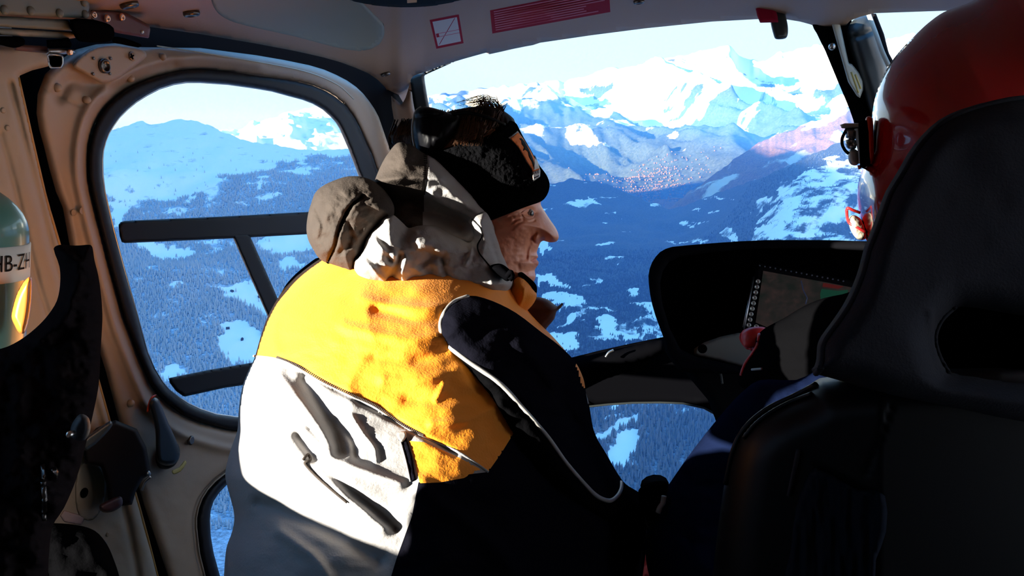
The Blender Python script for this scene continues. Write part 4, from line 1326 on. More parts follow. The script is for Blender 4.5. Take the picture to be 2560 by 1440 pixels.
# ---- knit headband with a woven patch
HAT = [(1290, 308), (1298, 322), (1306, 338), (1326, 373), (1347, 411), (1366, 437), (1374, 458), (1373, 473), (1368, 487), (1358, 500), (1345, 507), (1330, 512), (1302, 522), (1267, 536), (1232, 549), (1180, 562), (1110, 545), (1060, 500), (1030, 440), (1032, 395),
       (1060, 382), (1094, 376), (1142, 362), (1191, 348), (1215, 341), (1250, 318), (1275, 302)]
skull = Body([(1291, 306), (1306, 336), (1326, 371), (1347, 409), (1367, 436), (1375, 457), (1374, 474), (1369, 489), (1362, 500), (1350, 640), (1250, 760), (1060, 700), (1020, 560), (1012, 440), (1030, 350), (1075, 290), (1130, 262), (1200, 254), (1262, 272)], HD, 0.087, 0.087, 112, smooth=3)
hat = Body(HAT, lambda x, y: skull.front(x, y), 0.006, lambda x, y: 2 * (HD - skull.front(x, y)) + 0.006, 7, smooth=3, power=2.0, noise=[(5.5, 5.5, 0.0014, 6), (40, 30, 0.003, 2)], folds=[([(1250, 545), (1310, 520), (1356, 500)], 6, -0.003)])
hato = hat.build('headband', 2.6, mat('black_knit', (0.0035, 0.0035, 0.004), 0.95, spec=0.0, bump=0.9, bscale=330, bdist=0.004), man)
PATCH = [(1271, 344), (1294, 327), (1308, 346), (1326, 376), (1342, 405), (1351, 426), (1350, 442), (1333, 454), (1331, 440), (1330, 426), (1314, 402), (1308, 390), (1296, 370), (1284, 356)]
def on_hat(l):
    return lambda x, y: hat.front(x, y) - l
def patch(name, poly, lift, m, s=2.0, parent=None):
    return Body(poly, on_hat(lift), 0.0008, 0.0015, 2, smooth=0).build(name, s, m, parent or hato)
pw = patch('patch', PATCH, 0.0015, M['piping'])
patch('patch_field', scale_poly(PATCH, 0.93) + np.array([0.6, -1.2]), 0.0028, mat('patch_orange', (0.95, 0.27, 0.08), 0.8, spec=0.1), 1.6)
patch('patch_figure', [(1297, 346), (1304, 345), (1313, 355), (1322, 372), (1331, 392), (1336, 408), (1334, 420), (1329, 404), (1322, 392), (1320, 380), (1313, 374), (1307, 378), (1310, 368), (1304, 360), (1303, 352)], 0.0042, M['ink'], 1.4)
patch('patch_peak', [(1336, 386), (1345, 406), (1349, 420), (1334, 426), (1336, 408)], 0.0042, M['white'], 1.4)
patch('patch_strip', [(1330, 430), (1350, 424), (1350, 440), (1334, 452)], 0.0046, M['white'], 1.4)
tvv, tff = text_verts('KARI', 1.0)
tvv = tvv / np.ptp(tvv, axis=0).clip(1e-6)[None] * [1, 1, 0]
tvv -= (tvv.max(0) + tvv.min(0)) / 2
qmm = quad_map((1331.5, 438), (1348.5, 432), (1348, 425.5), (1331, 430.5))
tp = qmm(tvv[:, 0] + 0.5, tvv[:, 1] + 0.5)
mesh_obj('patch_lettering', P(tp[:, 0], tp[:, 1], hat.front(tp[:, 0], tp[:, 1]) - 0.0062), tff, M['ink'], hato, smooth=False)
patch('patch_small_print', [(1334, 444), (1348, 438), (1348, 440), (1334, 447)], 0.0060, M['ink'], 1.2)

# ---- hair: cap of hair above the band, loose strands, tuft blown up on top
hairb = Body([(1288, 306), (1268, 283), (1243, 270), (1215, 264), (1175, 268), (1130, 276), (1095, 288), (1060, 292), (1018, 300), (990, 318), (976, 342), (984, 362), (1030, 372), (1060, 410), (1142, 392), (1215, 368), (1270, 345)],
             lambda x, y: HD + 0.0 * x, 0.076, 0.076, 80, smooth=3, noise=[(9, 40, 0.004, 5)])
hairo = hairb.build('hair', 3, M['hair'], man)
strand_v, strand_f = [], []
def strand(pts, r):
    pts = np.asarray(pts)
    n = len(pts)
    for i in range(n):
        k = r * (1 - 0.8 * i / (n - 1))
        b = len(strand_v)
        for a in range(3):
            t = 2 * math.pi * a / 3
            strand_v.append(pts[i] + np.array([math.cos(t) * k, 0.3 * k, math.sin(t) * k]))
        if i:
            for a in range(3):
                strand_f.append((b - 3 + a, b - 3 + (a + 1) % 3, b + (a + 1) % 3, b + a))
for i in range(70):          # tuft sweeping back to the left
    x0 = random.uniform(1205, 1262)
    y0 = random.uniform(268, 285)
    top = random.uniform(236, 262)
    xe = random.uniform(1140, 1200)
    dz = random.uniform(-0.03, 0.03)
    strand(curve_px([(x0, y0, HD + dz), (x0 - 8, (y0 + top) / 2, HD + dz), ((x0 + xe) / 2 + 12, top, HD + dz), (xe, top + random.uniform(4, 22), HD + dz)], HD, 5), 0.0007)
for i in range(14):          # short spikes at the front of the crown
    x0 = random.uniform(1236, 1262)
    strand(curve_px([(x0, 278, HD), (x0 + 6, 266, HD), (x0 + random.uniform(8, 22), random.uniform(256, 266), HD)], HD, 4), 0.0006)
for i in range(110):         # locks combed down to the band
    x0 = random.uniform(1085, 1260)
    y0 = random.uniform(272, 300)
    xe = x0 - random.uniform(10, 55)
    ye = min(y0 + random.uniform(30, 85), interp(xe, {1040: 384, 1094: 376, 1142: 362, 1191: 348, 1215: 341, 1250: 318, 1290: 300}) + 7)
    p = smooth_poly([(x0, y0), ((x0 + xe) / 2 + 8, (y0 + ye) / 2), (xe, ye)], 5, closed=False)
    d = np.minimum(hairb.front(p[:, 0], p[:, 1]), hat.front(p[:, 0], p[:, 1])) if ye > 345 else hairb.front(p[:, 0], p[:, 1])
    strand(P(p[:, 0], p[:, 1], d - 0.001), 0.0008)
for i in range(60):          # back of the head
    x0 = random.uniform(985, 1045)
    p = smooth_poly([(x0, random.uniform(296, 320)), (x0 - 14, 345), (x0 - random.uniform(0, 20), random.uniform(362, 385))], 5, closed=False)
    strand(P(p[:, 0], p[:, 1], hairb.front(p[:, 0], p[:, 1]) - 0.001), 0.0009)
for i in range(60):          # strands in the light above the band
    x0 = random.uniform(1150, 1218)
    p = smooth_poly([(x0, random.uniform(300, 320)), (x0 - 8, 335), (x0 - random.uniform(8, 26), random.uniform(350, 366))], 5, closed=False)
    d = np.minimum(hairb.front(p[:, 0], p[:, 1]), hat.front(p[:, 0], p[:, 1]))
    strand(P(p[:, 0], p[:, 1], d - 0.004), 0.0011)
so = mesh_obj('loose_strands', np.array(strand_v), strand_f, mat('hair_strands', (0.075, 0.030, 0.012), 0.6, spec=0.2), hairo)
so['kind'] = 'stuff'

# ---- sunglasses pushed round to the back of the head
sg = thing('sunglasses', 'black wraparound sunglasses worn on the back of the man\'s head', 'sunglasses', V(1080, 380, HD - 0.08))
lens = Body([(1036, 282), (1052, 268), (1075, 268), (1105, 276), (1130, 284), (1150, 292), (1146, 318), (1130, 345), (1112, 368), (1085, 384), (1060, 392), (1042, 378), (1034, 345), (1032, 310)],
            lambda x, y: hairb.front(x, y) * 0.3 + (HD - 0.072) * 0.7, 0.034, 0.006, 34, smooth=3)
lens.build('lens', 3, M['lens'], sg)
tube('rim', curve_px([(1053, 267), (1040, 278), (1033, 300), (1031, 325), (1033, 350), (1038, 370)], HD - 0.066), 0.0016, M['piping'], sg)
tube('temple', curve_px([(1130, 286, HD - 0.075), (1170, 282, HD - 0.08), (1215, 292, HD - 0.078), (1262, 312, HD - 0.06)], HD - 0.07), 0.0024, M['lens'], sg)

# ---- jacket
def d_torso(x, y):
    return 1.0 + 0.10 * np.clip((900 - y) / 500.0, -0.6, 1) + 0.14 * (lambda t: t * t * (3 - 2 * t))(np.clip((x - 1030) / 600.0, 0, 1))
TORSO = [(800, 647), (770, 668), (740, 693), (714, 722), (690, 753), (667, 797), (650, 847), (637, 893), (622, 925), (608, 960), (600, 1000), (596, 1040), (593, 1078), (578, 1120), (567, 1160), (563, 1190), (568, 1215), (576, 1245), (586, 1290), (580, 1330), (566, 1370), (560, 1440), (558, 1600), (600, 1850), (800, 1930),
         (1300, 1930), (1540, 1860), (1600, 1700), (1600, 1500), (1612, 1400), (1618, 1330), (1600, 1262), (1560, 1215), (1513, 1140), (1485, 1080), (1470, 1000), (1440, 915), (1390, 850), (1340, 800), (1300, 752), (1255, 690), (1150, 640), (1000, 612), (900, 605), (838, 622)]
SEAM = [(634, 890), (690, 897), (740, 917), (807, 957), (880, 992), (940, 1020), (997, 1060), (1057, 1093), (1140, 1127), (1220, 1180)]
YOKE = [(500, 880)] + SEAM + [(1252, 1135), (1280, 1090), (1313, 1027), (1500, 960), (1500, 600), (500, 600)]
SHADEZ = [(1046, 1206), (1120, 1192), (1220, 1180), (1252, 1135), (1280, 1090), (1313, 1027), (1700, 980), (1700, 2200), (960, 2200), (960, 1500), (990, 1400), (1030, 1290)]  # deep shade on the lower right back, put in as near-black cloth
LAPEL = [(1022, 1102), (1060, 1105), (1140, 1140), (1200, 1172), (1160, 1195), (1100, 1206), (1050, 1208)]
folds = [
    ([(640, 900), (740, 925), (940, 1027), (1140, 1135)], 6, -0.006),
    ([(760, 950), (800, 1010), (840, 1080), (850, 1130)], 16, -0.016), ([(700, 940), (745, 1000), (790, 1060), (830, 1120)], 14, 0.012),
    ([(880, 1040), (905, 1080), (935, 1120), (940, 1150)], 6, 0.006), ([(840, 1050), (880, 1100), (890, 1140)], 10, -0.008),
    ([(745, 1090), (790, 1150), (850, 1210), (930, 1270), (990, 1320)], 12, -0.014), ([(760, 1075), (830, 1140), (920, 1180), (1000, 1210)], 12, 0.010),
    ([(800, 1160), (870, 1240), (960, 1320)], 14, 0.012), ([(650, 1260), (760, 1300), (850, 1340), (950, 1400)], 20, -0.012),
    ([(700, 1330), (780, 1390), (820, 1440)], 16, 0.010), ([(880, 1010), (870, 960), (900, 900)], 18, 0.004),
    ([(1130, 760), (1060, 770), (960, 760), (900, 745)], 12, 0.004), ([(1120, 800), (1040, 800), (940, 775)], 14, -0.005), ([(1100, 840), (1020, 850), (920, 830), (860, 815)], 15, 0.005),
    ([(1110, 880), (1040, 900), (940, 895)], 14, -0.004), ([(1150, 920), (1060, 950), (960, 950)], 16, 0.005), ([(1200, 980), (1110, 1000), (1020, 1000)], 16, -0.004), ([(1110, 960), (1090, 1000)], 8, 0.003),
    ([(1250, 1010), (1170, 1050), (1080, 1060)], 12, 0.006), ([(700, 760), (680, 820), (690, 880)], 14, 0.006), ([(1060, 1230), (1200, 1330), (1300, 1440)], 26, 0.008), ([(1330, 1060), (1420, 1200), (1500, 1340)], 22, 0.006),
]
torso = Body(TORSO, d_torso, 0.135, 0.12, 330, smooth=3, power=2.0, folds=folds, noise=[(140, 100, 0.004, 11), (40, 26, 0.0007, 12)],
             bumps=[(760, 900, 160, 220, 0.020), (1010, 820, 120, 90, 0.012)])
SEAMS = smooth_poly(SEAM, 4, closed=False)
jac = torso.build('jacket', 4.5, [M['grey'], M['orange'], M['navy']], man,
                  zones=[(np.array(YOKE, float), 1), (np.array(SHADEZ, float), 2), (np.array(LAPEL, float), 1)], snap=[(SEAMS, False), (np.array([(1220, 1180), (1252, 1135), (1280, 1090), (1313, 1027)], float), False), (np.array(LAPEL, float), True), (np.array([SHADEZ[0], SHADEZ[1], SHADEZ[2]], float), False), (np.array(SHADEZ[7:] + SHADEZ[:1], float), False)])
# seam with its zip-like stitches
tube('seam_tape', torso.line(SEAM, 0.0), 0.0014, M['grey'], jac, 6)
st_v, st_f = [], []
sl = smooth_poly(SEAM[1:8], 16, closed=False)
for i in range(0, len(sl) - 1, 1):
    p, n_ = sl[i], sl[min(i + 1, len(sl) - 1)] - sl[max(i - 1, 0)]
    n_ = n_ / (np.linalg.norm(n_) + 1e-9)
    nn = np.array([-n_[1], n_[0]])
    cs = [p + n_ * 1.2 - nn * 7, p + n_ * 1.2 - nn * 1, p - n_ * 1.2 - nn * 1, p - n_ * 1.2 - nn * 7]
    cs = [c + np.array([0, 0]) for c in cs]
    a = np.array(cs)
    f = torso.front(a[:, 0], a[:, 1])
    b = len(st_v)
    st_v += list(P(a[:, 0], a[:, 1], f - 0.002)) + list(P(a[:, 0], a[:, 1], f + 0.001))
    st_f += [(b, b + 1, b + 2, b + 3), (b + 4, b + 7, b + 6, b + 5)] + [(b + k, b + 4 + k, b + 4 + (k + 1) % 4, b + (k + 1) % 4) for k in range(4)]
so = mesh_obj('seam_stitches', np.array(st_v), st_f, M['charcoal'], jac, smooth=False)
so['kind'] = 'stuff'
Body([(994, 1082), (1010, 1080), (1016, 1092), (1030, 1140), (1040, 1200), (1028, 1206), (1016, 1160), (1004, 1110), (996, 1100)], lambda x, y: torso.front(x, y) - 0.0005, 0.002, 0.003, 4, smooth=1).build('zip_tape', 3, M['navy'], jac)
tube('zip_edge', torso.line([(1000, 1100), (1014, 1150), (1026, 1204)], 0.003), 0.0008, M['piping'], jac, 6)
Body([(993, 1082), (1012, 1078), (1016, 1092), (1006, 1106), (996, 1098)], lambda x, y: torso.front(x, y) - 0.002, 0.004, 0.003, 4, smooth=2).build('zip_pull', 2, M['piping'], jac)
tube('hem_cord', torso.line([(757, 1150), (770, 1136), (776, 1150), (762, 1158), (790, 1190), (830, 1225), (868, 1256)], 0.002), 0.0014, M['charcoal'], jac, 6)

# ---- right sleeve reaching forward, navy upper panel with grey piping
def d_arm(x, y):
    return 0.855 + 0.24 * np.clip((x - 1120) / 480.0, -0.2, 1.2)
ARM = [(1145, 748), (1176, 738), (1230, 752), (1290, 782), (1353, 830), (1397, 863), (1437, 903), (1458, 945), (1464, 977), (1473, 1027), (1478, 1056), (1493, 1097), (1513, 1130), (1540, 1177), (1563, 1209), (1593, 1228), (1625, 1250), (1640, 1290), (1610, 1330), (1555, 1320), (1490, 1290), (1420, 1240),
       (1350, 1180), (1290, 1100), (1230, 1000), (1170, 925), (1122, 868), (1103, 836), (1099, 812), (1106, 785), (1122, 764)]
PIPE = [(1170, 741), (1140, 752), (1120, 768), (1105, 793), (1101, 818), (1108, 847), (1124, 868), (1173, 905), (1253, 962), (1313, 1028), (1370, 1094), (1417, 1160), (1477, 1227), (1500, 1245), (1525, 1252), (1543, 1240), (1552, 1222), (1553, 1206)]
def d_arm2(x, y):
    ins = in_poly(np.stack([x, y], 1), torso.poly)
    t = np.where(ins, torso.front(x, y) + 0.010, 9.0)
    a_ = d_arm(x, y) + 0.01
    w = np.clip((1330 - x) / 180.0, 0, 1)
    w = w * w * (3 - 2 * w)
    return np.minimum(t, w * np.minimum(t, a_ + 0.2) + (1 - w) * a_)
armb = Body(ARM, d_arm2, 0.045, 0.05, 85, smooth=3, folds=[([(1300, 860), (1360, 930), (1400, 1010)], 16, 0.006), ([(1420, 930), (1400, 1000), (1440, 1060)], 14, -0.006), ([(1290, 1010), (1350, 1040), (1430, 1050)], 14, -0.005), ([(1440, 1090), (1480, 1120), (1510, 1140)], 8, -0.004)], noise=[(60, 40, 0.0025, 31)])
ELB = [(1432, 890), (1470, 930), (1480, 985), (1455, 965), (1446, 930)]
LOWA = [(1100, 850)] + PIPE[6:] + [(1600, 1215), (1660, 1300), (1600, 1400), (1300, 1300), (1100, 1000)]
arm = armb.build('sleeve', 4, [M['navy'], M['orange'], M['black_cloth']], man, zones=[(np.array(LOWA, float), 2), (np.array(ELB, float), 1)], snap=[(smooth_poly(PIPE[6:], 3, closed=False), False)])
tube('piping', armb.line(PIPE, 0.001), 0.0026, M['piping'], arm, 6)
# left sleeve, the far side
lsl = Body([(690, 762), (712, 716), (738, 686), (770, 660), (800, 643), (860, 660), (880, 760), (840, 900), (800, 1100), (720, 1200), (650, 1150), (650, 960), (668, 830)], 1.13, 0.05, 0.05, 90, smooth=3)
lo = lsl.build('sleeve', 6, [M['navy'], M['orange']], man)
tube('piping', P(np.array([688., 712, 745, 775, 805]), np.array([764., 726, 693, 671, 656]), 1.10), 0.0022, M['orange'], lo, 6)
# gloved right hand
def hand_at(name, W, m, parent, k=1.0):
    """A hand grown from wrist to finger tips; W(dx, dy, dd) places a point relative to the wrist."""
    J = [(W(0, 0, 0), 0.028), (W(22, 4, .03), (0.032, 0.020)), (W(40, 2, .06), (0.034, 0.018)),
         (W(50, -12, .085), 0.010), (W(56, -16, .11), 0.009), (W(58, -6, .125), 0.008),
         (W(58, -4, .08), 0.010), (W(66, -6, .105), 0.009), (W(68, 6, .12), 0.008),
         (W(60, 8, .075), 0.010), (W(70, 6, .10), 0.009), (W(72, 18, .11), 0.008),
         (W(58, 20, .07), 0.009), (W(68, 20, .09), 0.008), (W(70, 30, .10), 0.007),
         (W(26, -18, .05), 0.011), (W(32, -30, .08), 0.010), (W(40, -34, .10), 0.008)]
    E = [(0, 1), (1, 2), (2, 3), (3, 4), (4, 5), (2, 6), (6, 7), (7, 8), (2, 9), (9, 10), (10, 11), (2, 12), (12, 13), (13, 14), (1, 15), (15, 16), (16, 17)]
    return skin_body(name, J, E, m, parent)
hand_at('glove', lambda x, y, d: V(1590 + x, 1300 + y, 1.20 + d), M['black_cloth'], man)
# trousers, seated
skin_body('trousers', [(V(1080, 1880, 1.06), (0.15, 0.11)), (V(960, 1860, 1.12), 0.085), (V(950, 1380, 1.52), 0.075), (V(955, 1600, 1.58), 0.058), (V(960, 1800, 1.62), 0.045),
                       (V(1200, 1860, 1.12), 0.085), (V(1330, 1390, 1.50), 0.075), (V(1340, 1600, 1.56), 0.058), (V(1345, 1800, 1.60), 0.045)],
          [(0, 1), (1, 2), (2, 3), (3, 4), (0, 5), (5, 6), (6, 7), (7, 8)], M['black_cloth'], man)

# ---- hood: charcoal back lobe, light grey roll round the neck, upper flap by the head
H1 = Body([(800, 648), (782, 622), (770, 598), (766, 570), (770, 535), (778, 508), (788, 482), (808, 464), (838, 450), (870, 441), (905, 442), (938, 455), (965, 480), (985, 515), (982, 545), (960, 556), (938, 584), (916, 615), (905, 645), (892, 668), (886, 692), (862, 684), (835, 666)],
          lambda x, y: 1.005 + 0 * x, 0.072, 0.09, 90, smooth=4, folds=[([(905, 492), (882, 510), (860, 545), (845, 585), (838, 615), (822, 652)], 4.5, -0.012), ([(868, 560), (876, 590), (868, 615), (852, 630)], 10, -0.008), ([(800, 560), (796, 600), (806, 630)], 12, 0.006), ([(850, 480), (830, 500), (815, 540)], 14, 0.006),
                                                                 ([(880, 456), (900, 480), (915, 520)], 14, -0.004), ([(925, 560), (905, 590), (890, 640)], 10, 0.005), ([(790, 520), (806, 560), (800, 600)], 7, -0.005)],
          noise=[(40, 40, 0.003, 51), (16, 16, 0.0016, 52)])
hood = H1.build('hood', 3, M['charcoal'], man)
tube('hood_cord', H1.line([(900, 494), (880, 508), (858, 540), (845, 585), (838, 615), (820, 656)], -0.002), 0.0022, M['black'], hood, 6)
ROLL = [(961, 540), (982, 537), (996, 547), (1010, 560), (1022, 570), (1043, 564), (1070, 563), (1090, 566), (1126, 583), (1155, 596), (1174, 602), (1178, 588), (1176, 570), (1170, 553), (1185, 535), (1210, 528), (1223, 541), (1230, 560), (1236, 578), (1246, 606), (1253, 630), (1262, 650), (1271, 671), (1280, 694), (1285, 712), (1268, 735), (1236, 753), (1205, 748),
        (1173, 738), (1120, 732), (1073, 728), (1020, 722), (973, 717), (935, 712), (905, 704), (888, 692), (882, 668), (884, 648), (900, 636), (908, 615), (916, 592), (938, 566)]
def d_roll(x, y):
    return 0.985 + 0.10 * np.clip((x - 940) / 340.0, 0, 1.1)
H2 = Body(ROLL, d_roll, 0.070, 0.07, 62, smooth=3, folds=[([(905, 640), (918, 660), (940, 680), (960, 700)], 9, 0.012), ([(950, 560), (945, 590), (965, 620), (975, 650)], 10, -0.010), ([(940, 600), (960, 625), (985, 640)], 8, 0.010), ([(1000, 640), (990, 670), (975, 700)], 8, -0.010),
                                              ([(1015, 650), (1005, 690), (1020, 712)], 9, 0.010), ([(1085, 690), (1060, 660), (1080, 640)], 14, -0.006), ([(1040, 600), (1100, 620), (1165, 625)], 16, 0.008), ([(1165, 660), (1178, 630), (1178, 600)], 5, 0.006), ([(1050, 665), (1085, 640), (1110, 655)], 8, -0.005), ([(1110, 640), (1108, 665), (1120, 690)], 8, -0.006),
                                              ([(1225, 590), (1240, 640), (1262, 690)], 5, -0.006), ([(1150, 700), (1210, 710), (1260, 712)], 12, 0.006), ([(1000, 545), (1015, 565), (1040, 580)], 5, 0.006)],
          noise=[(44, 30, 0.003, 53), (14, 11, 0.0012, 54)])
roll = H2.build('hood_roll', 3, M['grey'], hood)
H3 = Body([(938, 462), (937, 452), (944, 432), (955, 407), (972, 380), (993, 357), (1015, 358), (1035, 366), (1059, 383), (1087, 397), (1128, 435), (1177, 484), (1205, 516), (1224, 541), (1238, 580), (1225, 625), (1180, 640), (1100, 620), (1030, 600), (975, 570), (945, 510)],
          lambda x, y: 1.055 + 0.03 * np.clip((x - 1000) / 200, -0.4, 1), 0.062, 0.05, 60, smooth=3, folds=[([(940, 452), (1000, 446), (1060, 446), (1100, 448)], 12, 0.016), ([(960, 500), (1050, 520), (1150, 555)], 34, -0.045), ([(1068, 400), (1066, 440), (1062, 480)], 3, -0.004), ([(1090, 440), (1150, 500), (1215, 545)], 9, 0.006), ([(1080, 490), (1130, 520), (1190, 550)], 8, 0.005)],
          noise=[(40, 26, 0.003, 57)])
H3.build('hood_flap', 3, [M['grey'], M['charcoal']], hood, zones=[(np.array([(900, 340), (1066, 340), (1068, 400), (1062, 480), (1050, 640), (900, 640)], float), 1)])
# stitched seams of the hood
def stitches(name, b, line, parent, m, up=8, lift=0.001, k=9):
    st_v, st_f = [], []
    sl = smooth_poly(line, k, closed=False)
    for i in range(1, len(sl) - 1):
        p, n_ = sl[i], sl[i + 1] - sl[i - 1]
        n_ = n_ / (np.linalg.norm(n_) + 1e-9)
        nn = np.array([n_[1], -n_[0]])
        a = np.array([p + n_ * 0.9, p + n_ * 0.9 + nn * up, p - n_ * 0.9 + nn * up, p - n_ * 0.9])
        f = b.front(a[:, 0], a[:, 1])
        q = len(st_v)
        st_v += list(P(a[:, 0], a[:, 1], f - lift)) + list(P(a[:, 0], a[:, 1], f + 0.001))
        st_f += [(q, q + 1, q + 2, q + 3), (q + 4, q + 7, q + 6, q + 5)] + [(q + j, q + 4 + j, q + 4 + (j + 1) % 4, q + (j + 1) % 4) for j in range(4)]
    o = mesh_obj(name, np.array(st_v), st_f, m, parent, smooth=False)
    o['kind'] = 'stuff'
stitches('seam_stitches', H1, [(882, 668), (886, 645), (905, 624), (912, 598), (936, 566), (960, 545)], hood, M['black'], -8)
stitches('seam_stitches', H3, [(1066, 384), (1068, 410), (1064, 440)], hood, M['black'], -8, 0.0015, 6)
tube('draw_cord', H2.line([(1180, 548), (1200, 568), (1205, 590), (1194, 612), (1198, 632), (1216, 655), (1230, 672)], 0.001), 0.0009, M['ink'], hood, 6)
Body([(1222, 668), (1236, 660), (1254, 660), (1272, 672), (1281, 684), (1278, 698), (1266, 703), (1250, 692), (1232, 680)], 1.005, 0.016, 0.016, 14, smooth=4).build('cord_toggle', 2.5, M['black'], hood)
tube('cord_end', curve_px([(1268, 690, 0.99), (1276, 680, 0.985), (1281, 690, 0.99), (1274, 700, 0.99)], 0.99), 0.003, M['black'], hood, 8)
# ---- collar: orange stand-up collar, black fleece lining, brown flap standing open
Body([(1262, 735), (1280, 706), (1296, 692), (1312, 696), (1330, 714), (1342, 738), (1330, 764), (1300, 790), (1268, 800), (1240, 770)], 1.09, 0.035, 0.05, 34, smooth=3, folds=[([(1290, 720), (1284, 750), (1262, 780)], 6, -0.005), ([(1310, 722), (1304, 755), (1282, 786)], 5, 0.004)]).build('collar', 3, M['orange'], man)
Body([(1294, 686), (1304, 680), (1318, 690), (1334, 704), (1342, 716), (1342, 732), (1334, 742), (1322, 726), (1310, 704)], 1.10, 0.028, 0.06, 14, smooth=3, noise=[(6, 6, 0.0015, 3)]).build('collar_lining', 2.5, M['black_cloth'], man)
Body([(1285, 780), (1312, 745), (1330, 742), (1350, 743), (1372, 750), (1393, 766), (1404, 757), (1408, 760), (1402, 770), (1391, 779), (1386, 797), (1370, 816), (1354, 832), (1320, 825), (1280, 800)], 1.12, 0.022, 0.02, 18, smooth=2, folds=[([(1300, 770), (1340, 770), (1385, 775)], 8, 0.004)]).build('collar_flap', 3, M['brown_cloth'], man)

# ================================================================== PILOT SEAT
seat = thing('pilot_seat', 'dark grey pilot seat with piped headrest and belt slot at the right', 'seat', V(2500, 2600, 0.62))
HR = [(2560, 238), (2487, 250), (2403, 273), (2347, 300), (2303, 340), (2270, 383), (2243, 430), (2213, 480), (2197, 523), (2177, 577), (2160, 620), (2147, 670), (2130, 717), (2107, 763), (2080, 803), (2053, 840), (2043, 863), (2041, 897), (2035, 917), (2024, 928), (2047, 937), (2120, 957), (2233, 997), (2353, 1023), (2553, 1063),
      (2760, 1090), (3000, 1080), (3180, 1000), (3200, 900), (3120, 760), (3040, 560), (2960, 400), (2860, 300), (2720, 248)]
SLOT = [(2343, 826), (2358, 800), (2385, 772), (2410, 766), (2480, 776), (2560, 790), (2700, 800), (2850, 800), (2900, 860), (2860, 940), (2700, 965), (2560, 955), (2440, 940), (2372, 930), (2350, 890), (2340, 855)]
def d_hr(x, y):
    return 0.68 - 0.05 * np.clip((y - 250) / 800.0, 0, 1)
hr = Body(HR, d_hr, 0.045, 0.045, 75, holes=[SLOT], smooth=2, noise=[(200, 200, 0.002, 7)], folds=[([(2325, 780), (2330, 830), (2345, 900), (2370, 935)], 8, 0.004)])
hro = hr.build('headrest', 7, M['seat'], seat)
pl_ = np.array(HR[:20], float) + np.array([16, 5])
tube('piping', hr.line(pl_, 0.0005), 0.0024, M['seat'], hro, 8)
tube('slot_rim', hr.line([(2388, 768), (2356, 798), (2341, 828), (2339, 856), (2349, 892), (2372, 933)], 0.0), 0.0018, M['seat'], hro, 6)
Body([(2330, 860), (2420, 845), (2600, 850), (2760, 860), (2760, 890), (2600, 885), (2430, 875), (2340, 885)], 0.71, 0.006, 0.006, 10, smooth=1).build('shoulder_belt', 6, M['black_cloth'], seat)
Body([(2300, 730), (2700, 740), (3000, 760), (2980, 1000), (2300, 1000)], 0.715, 0.006, 0.012, 30, smooth=0).build('headrest_back', 10, M['black_matte'], seat)
BK = [(2050, 945), (2020, 966), (1987, 985), (1920, 1017), (1875, 1050), (1845, 1085), (1825, 1130), (1812, 1200), (1795, 1320), (1780, 1460), (1770, 1700), (1850, 2300), (2100, 2560), (3100, 2560), (3300, 2000), (3300, 1300), (3200, 1050), (2900, 960), (2500, 920), (2200, 930)]
bk = Body(BK, lambda x, y: 0.66 + 0.07 * np.clip((2200 - x) / 400.0, 0, 1), 0.05, 0.06, 110, smooth=2, folds=[([(2235, 1000), (2200, 1100), (2160, 1195)], 3, -0.002), ([(2040, 1165), (2150, 1220), (2190, 1235)], 4, -0.004)])
bko = bk.build('backrest', 9, M['seat_black'], seat)
tube('edge_piping', bk.line([(2040, 962), (1987, 990), (1924, 1020), (1880, 1053), (1850, 1090), (1830, 1140), (1815, 1210)], 0.002), 0.0026, M['seat_black'], bko, 8)
tube('edge_piping', bk.line([(2030, 985), (1980, 1004), (1930, 1030), (1890, 1060), (1860, 1095)], 0.002), 0.0020, M['seat_black'], bko, 8)
Body([(2040, 1168), (2090, 1190), (2150, 1222), (2212, 1236), (2215, 1330), (2190, 1400), (2170, 1500), (1968, 1500), (1976, 1380), (1990, 1270), (2010, 1210)], lambda x, y: bk.front(x, y), 0.006, 0.002, 14, smooth=2, noise=[(14, 90, 0.002, 5)]).build('pocket', 6, mat('pocket_cloth', (0.010, 0.012, 0.018), 0.9, spec=0.0, bump=0.3), bko)
tube('pocket_tab', bk.line([(1996, 1125), (1985, 1180), (1972, 1240)], 0.002), 0.0018, M['seat'], bko, 6)
tube('headrest_post', [V(2420, 930, 0.70), V(2400, 1120, 0.69)], 0.010, M['dark_steel'], seat, 10)
tube('headrest_post', [V(2820, 930, 0.70), V(2840, 1120, 0.69)], 0.010, M['dark_steel'], seat, 10)
box('seat_cushion', V(2450, 2390, 0.98), (0.23, 0, 0), (0, 0.24, -0.03), (0, 0, 0.06), M['seat_black'], seat, 0.2)
box('seat_base', V(2450, 2680, 0.96), (0.20, 0, 0), (0, 0.20, 0), (0, 0, 0.08), M['black_matte'], seat, 0.1)

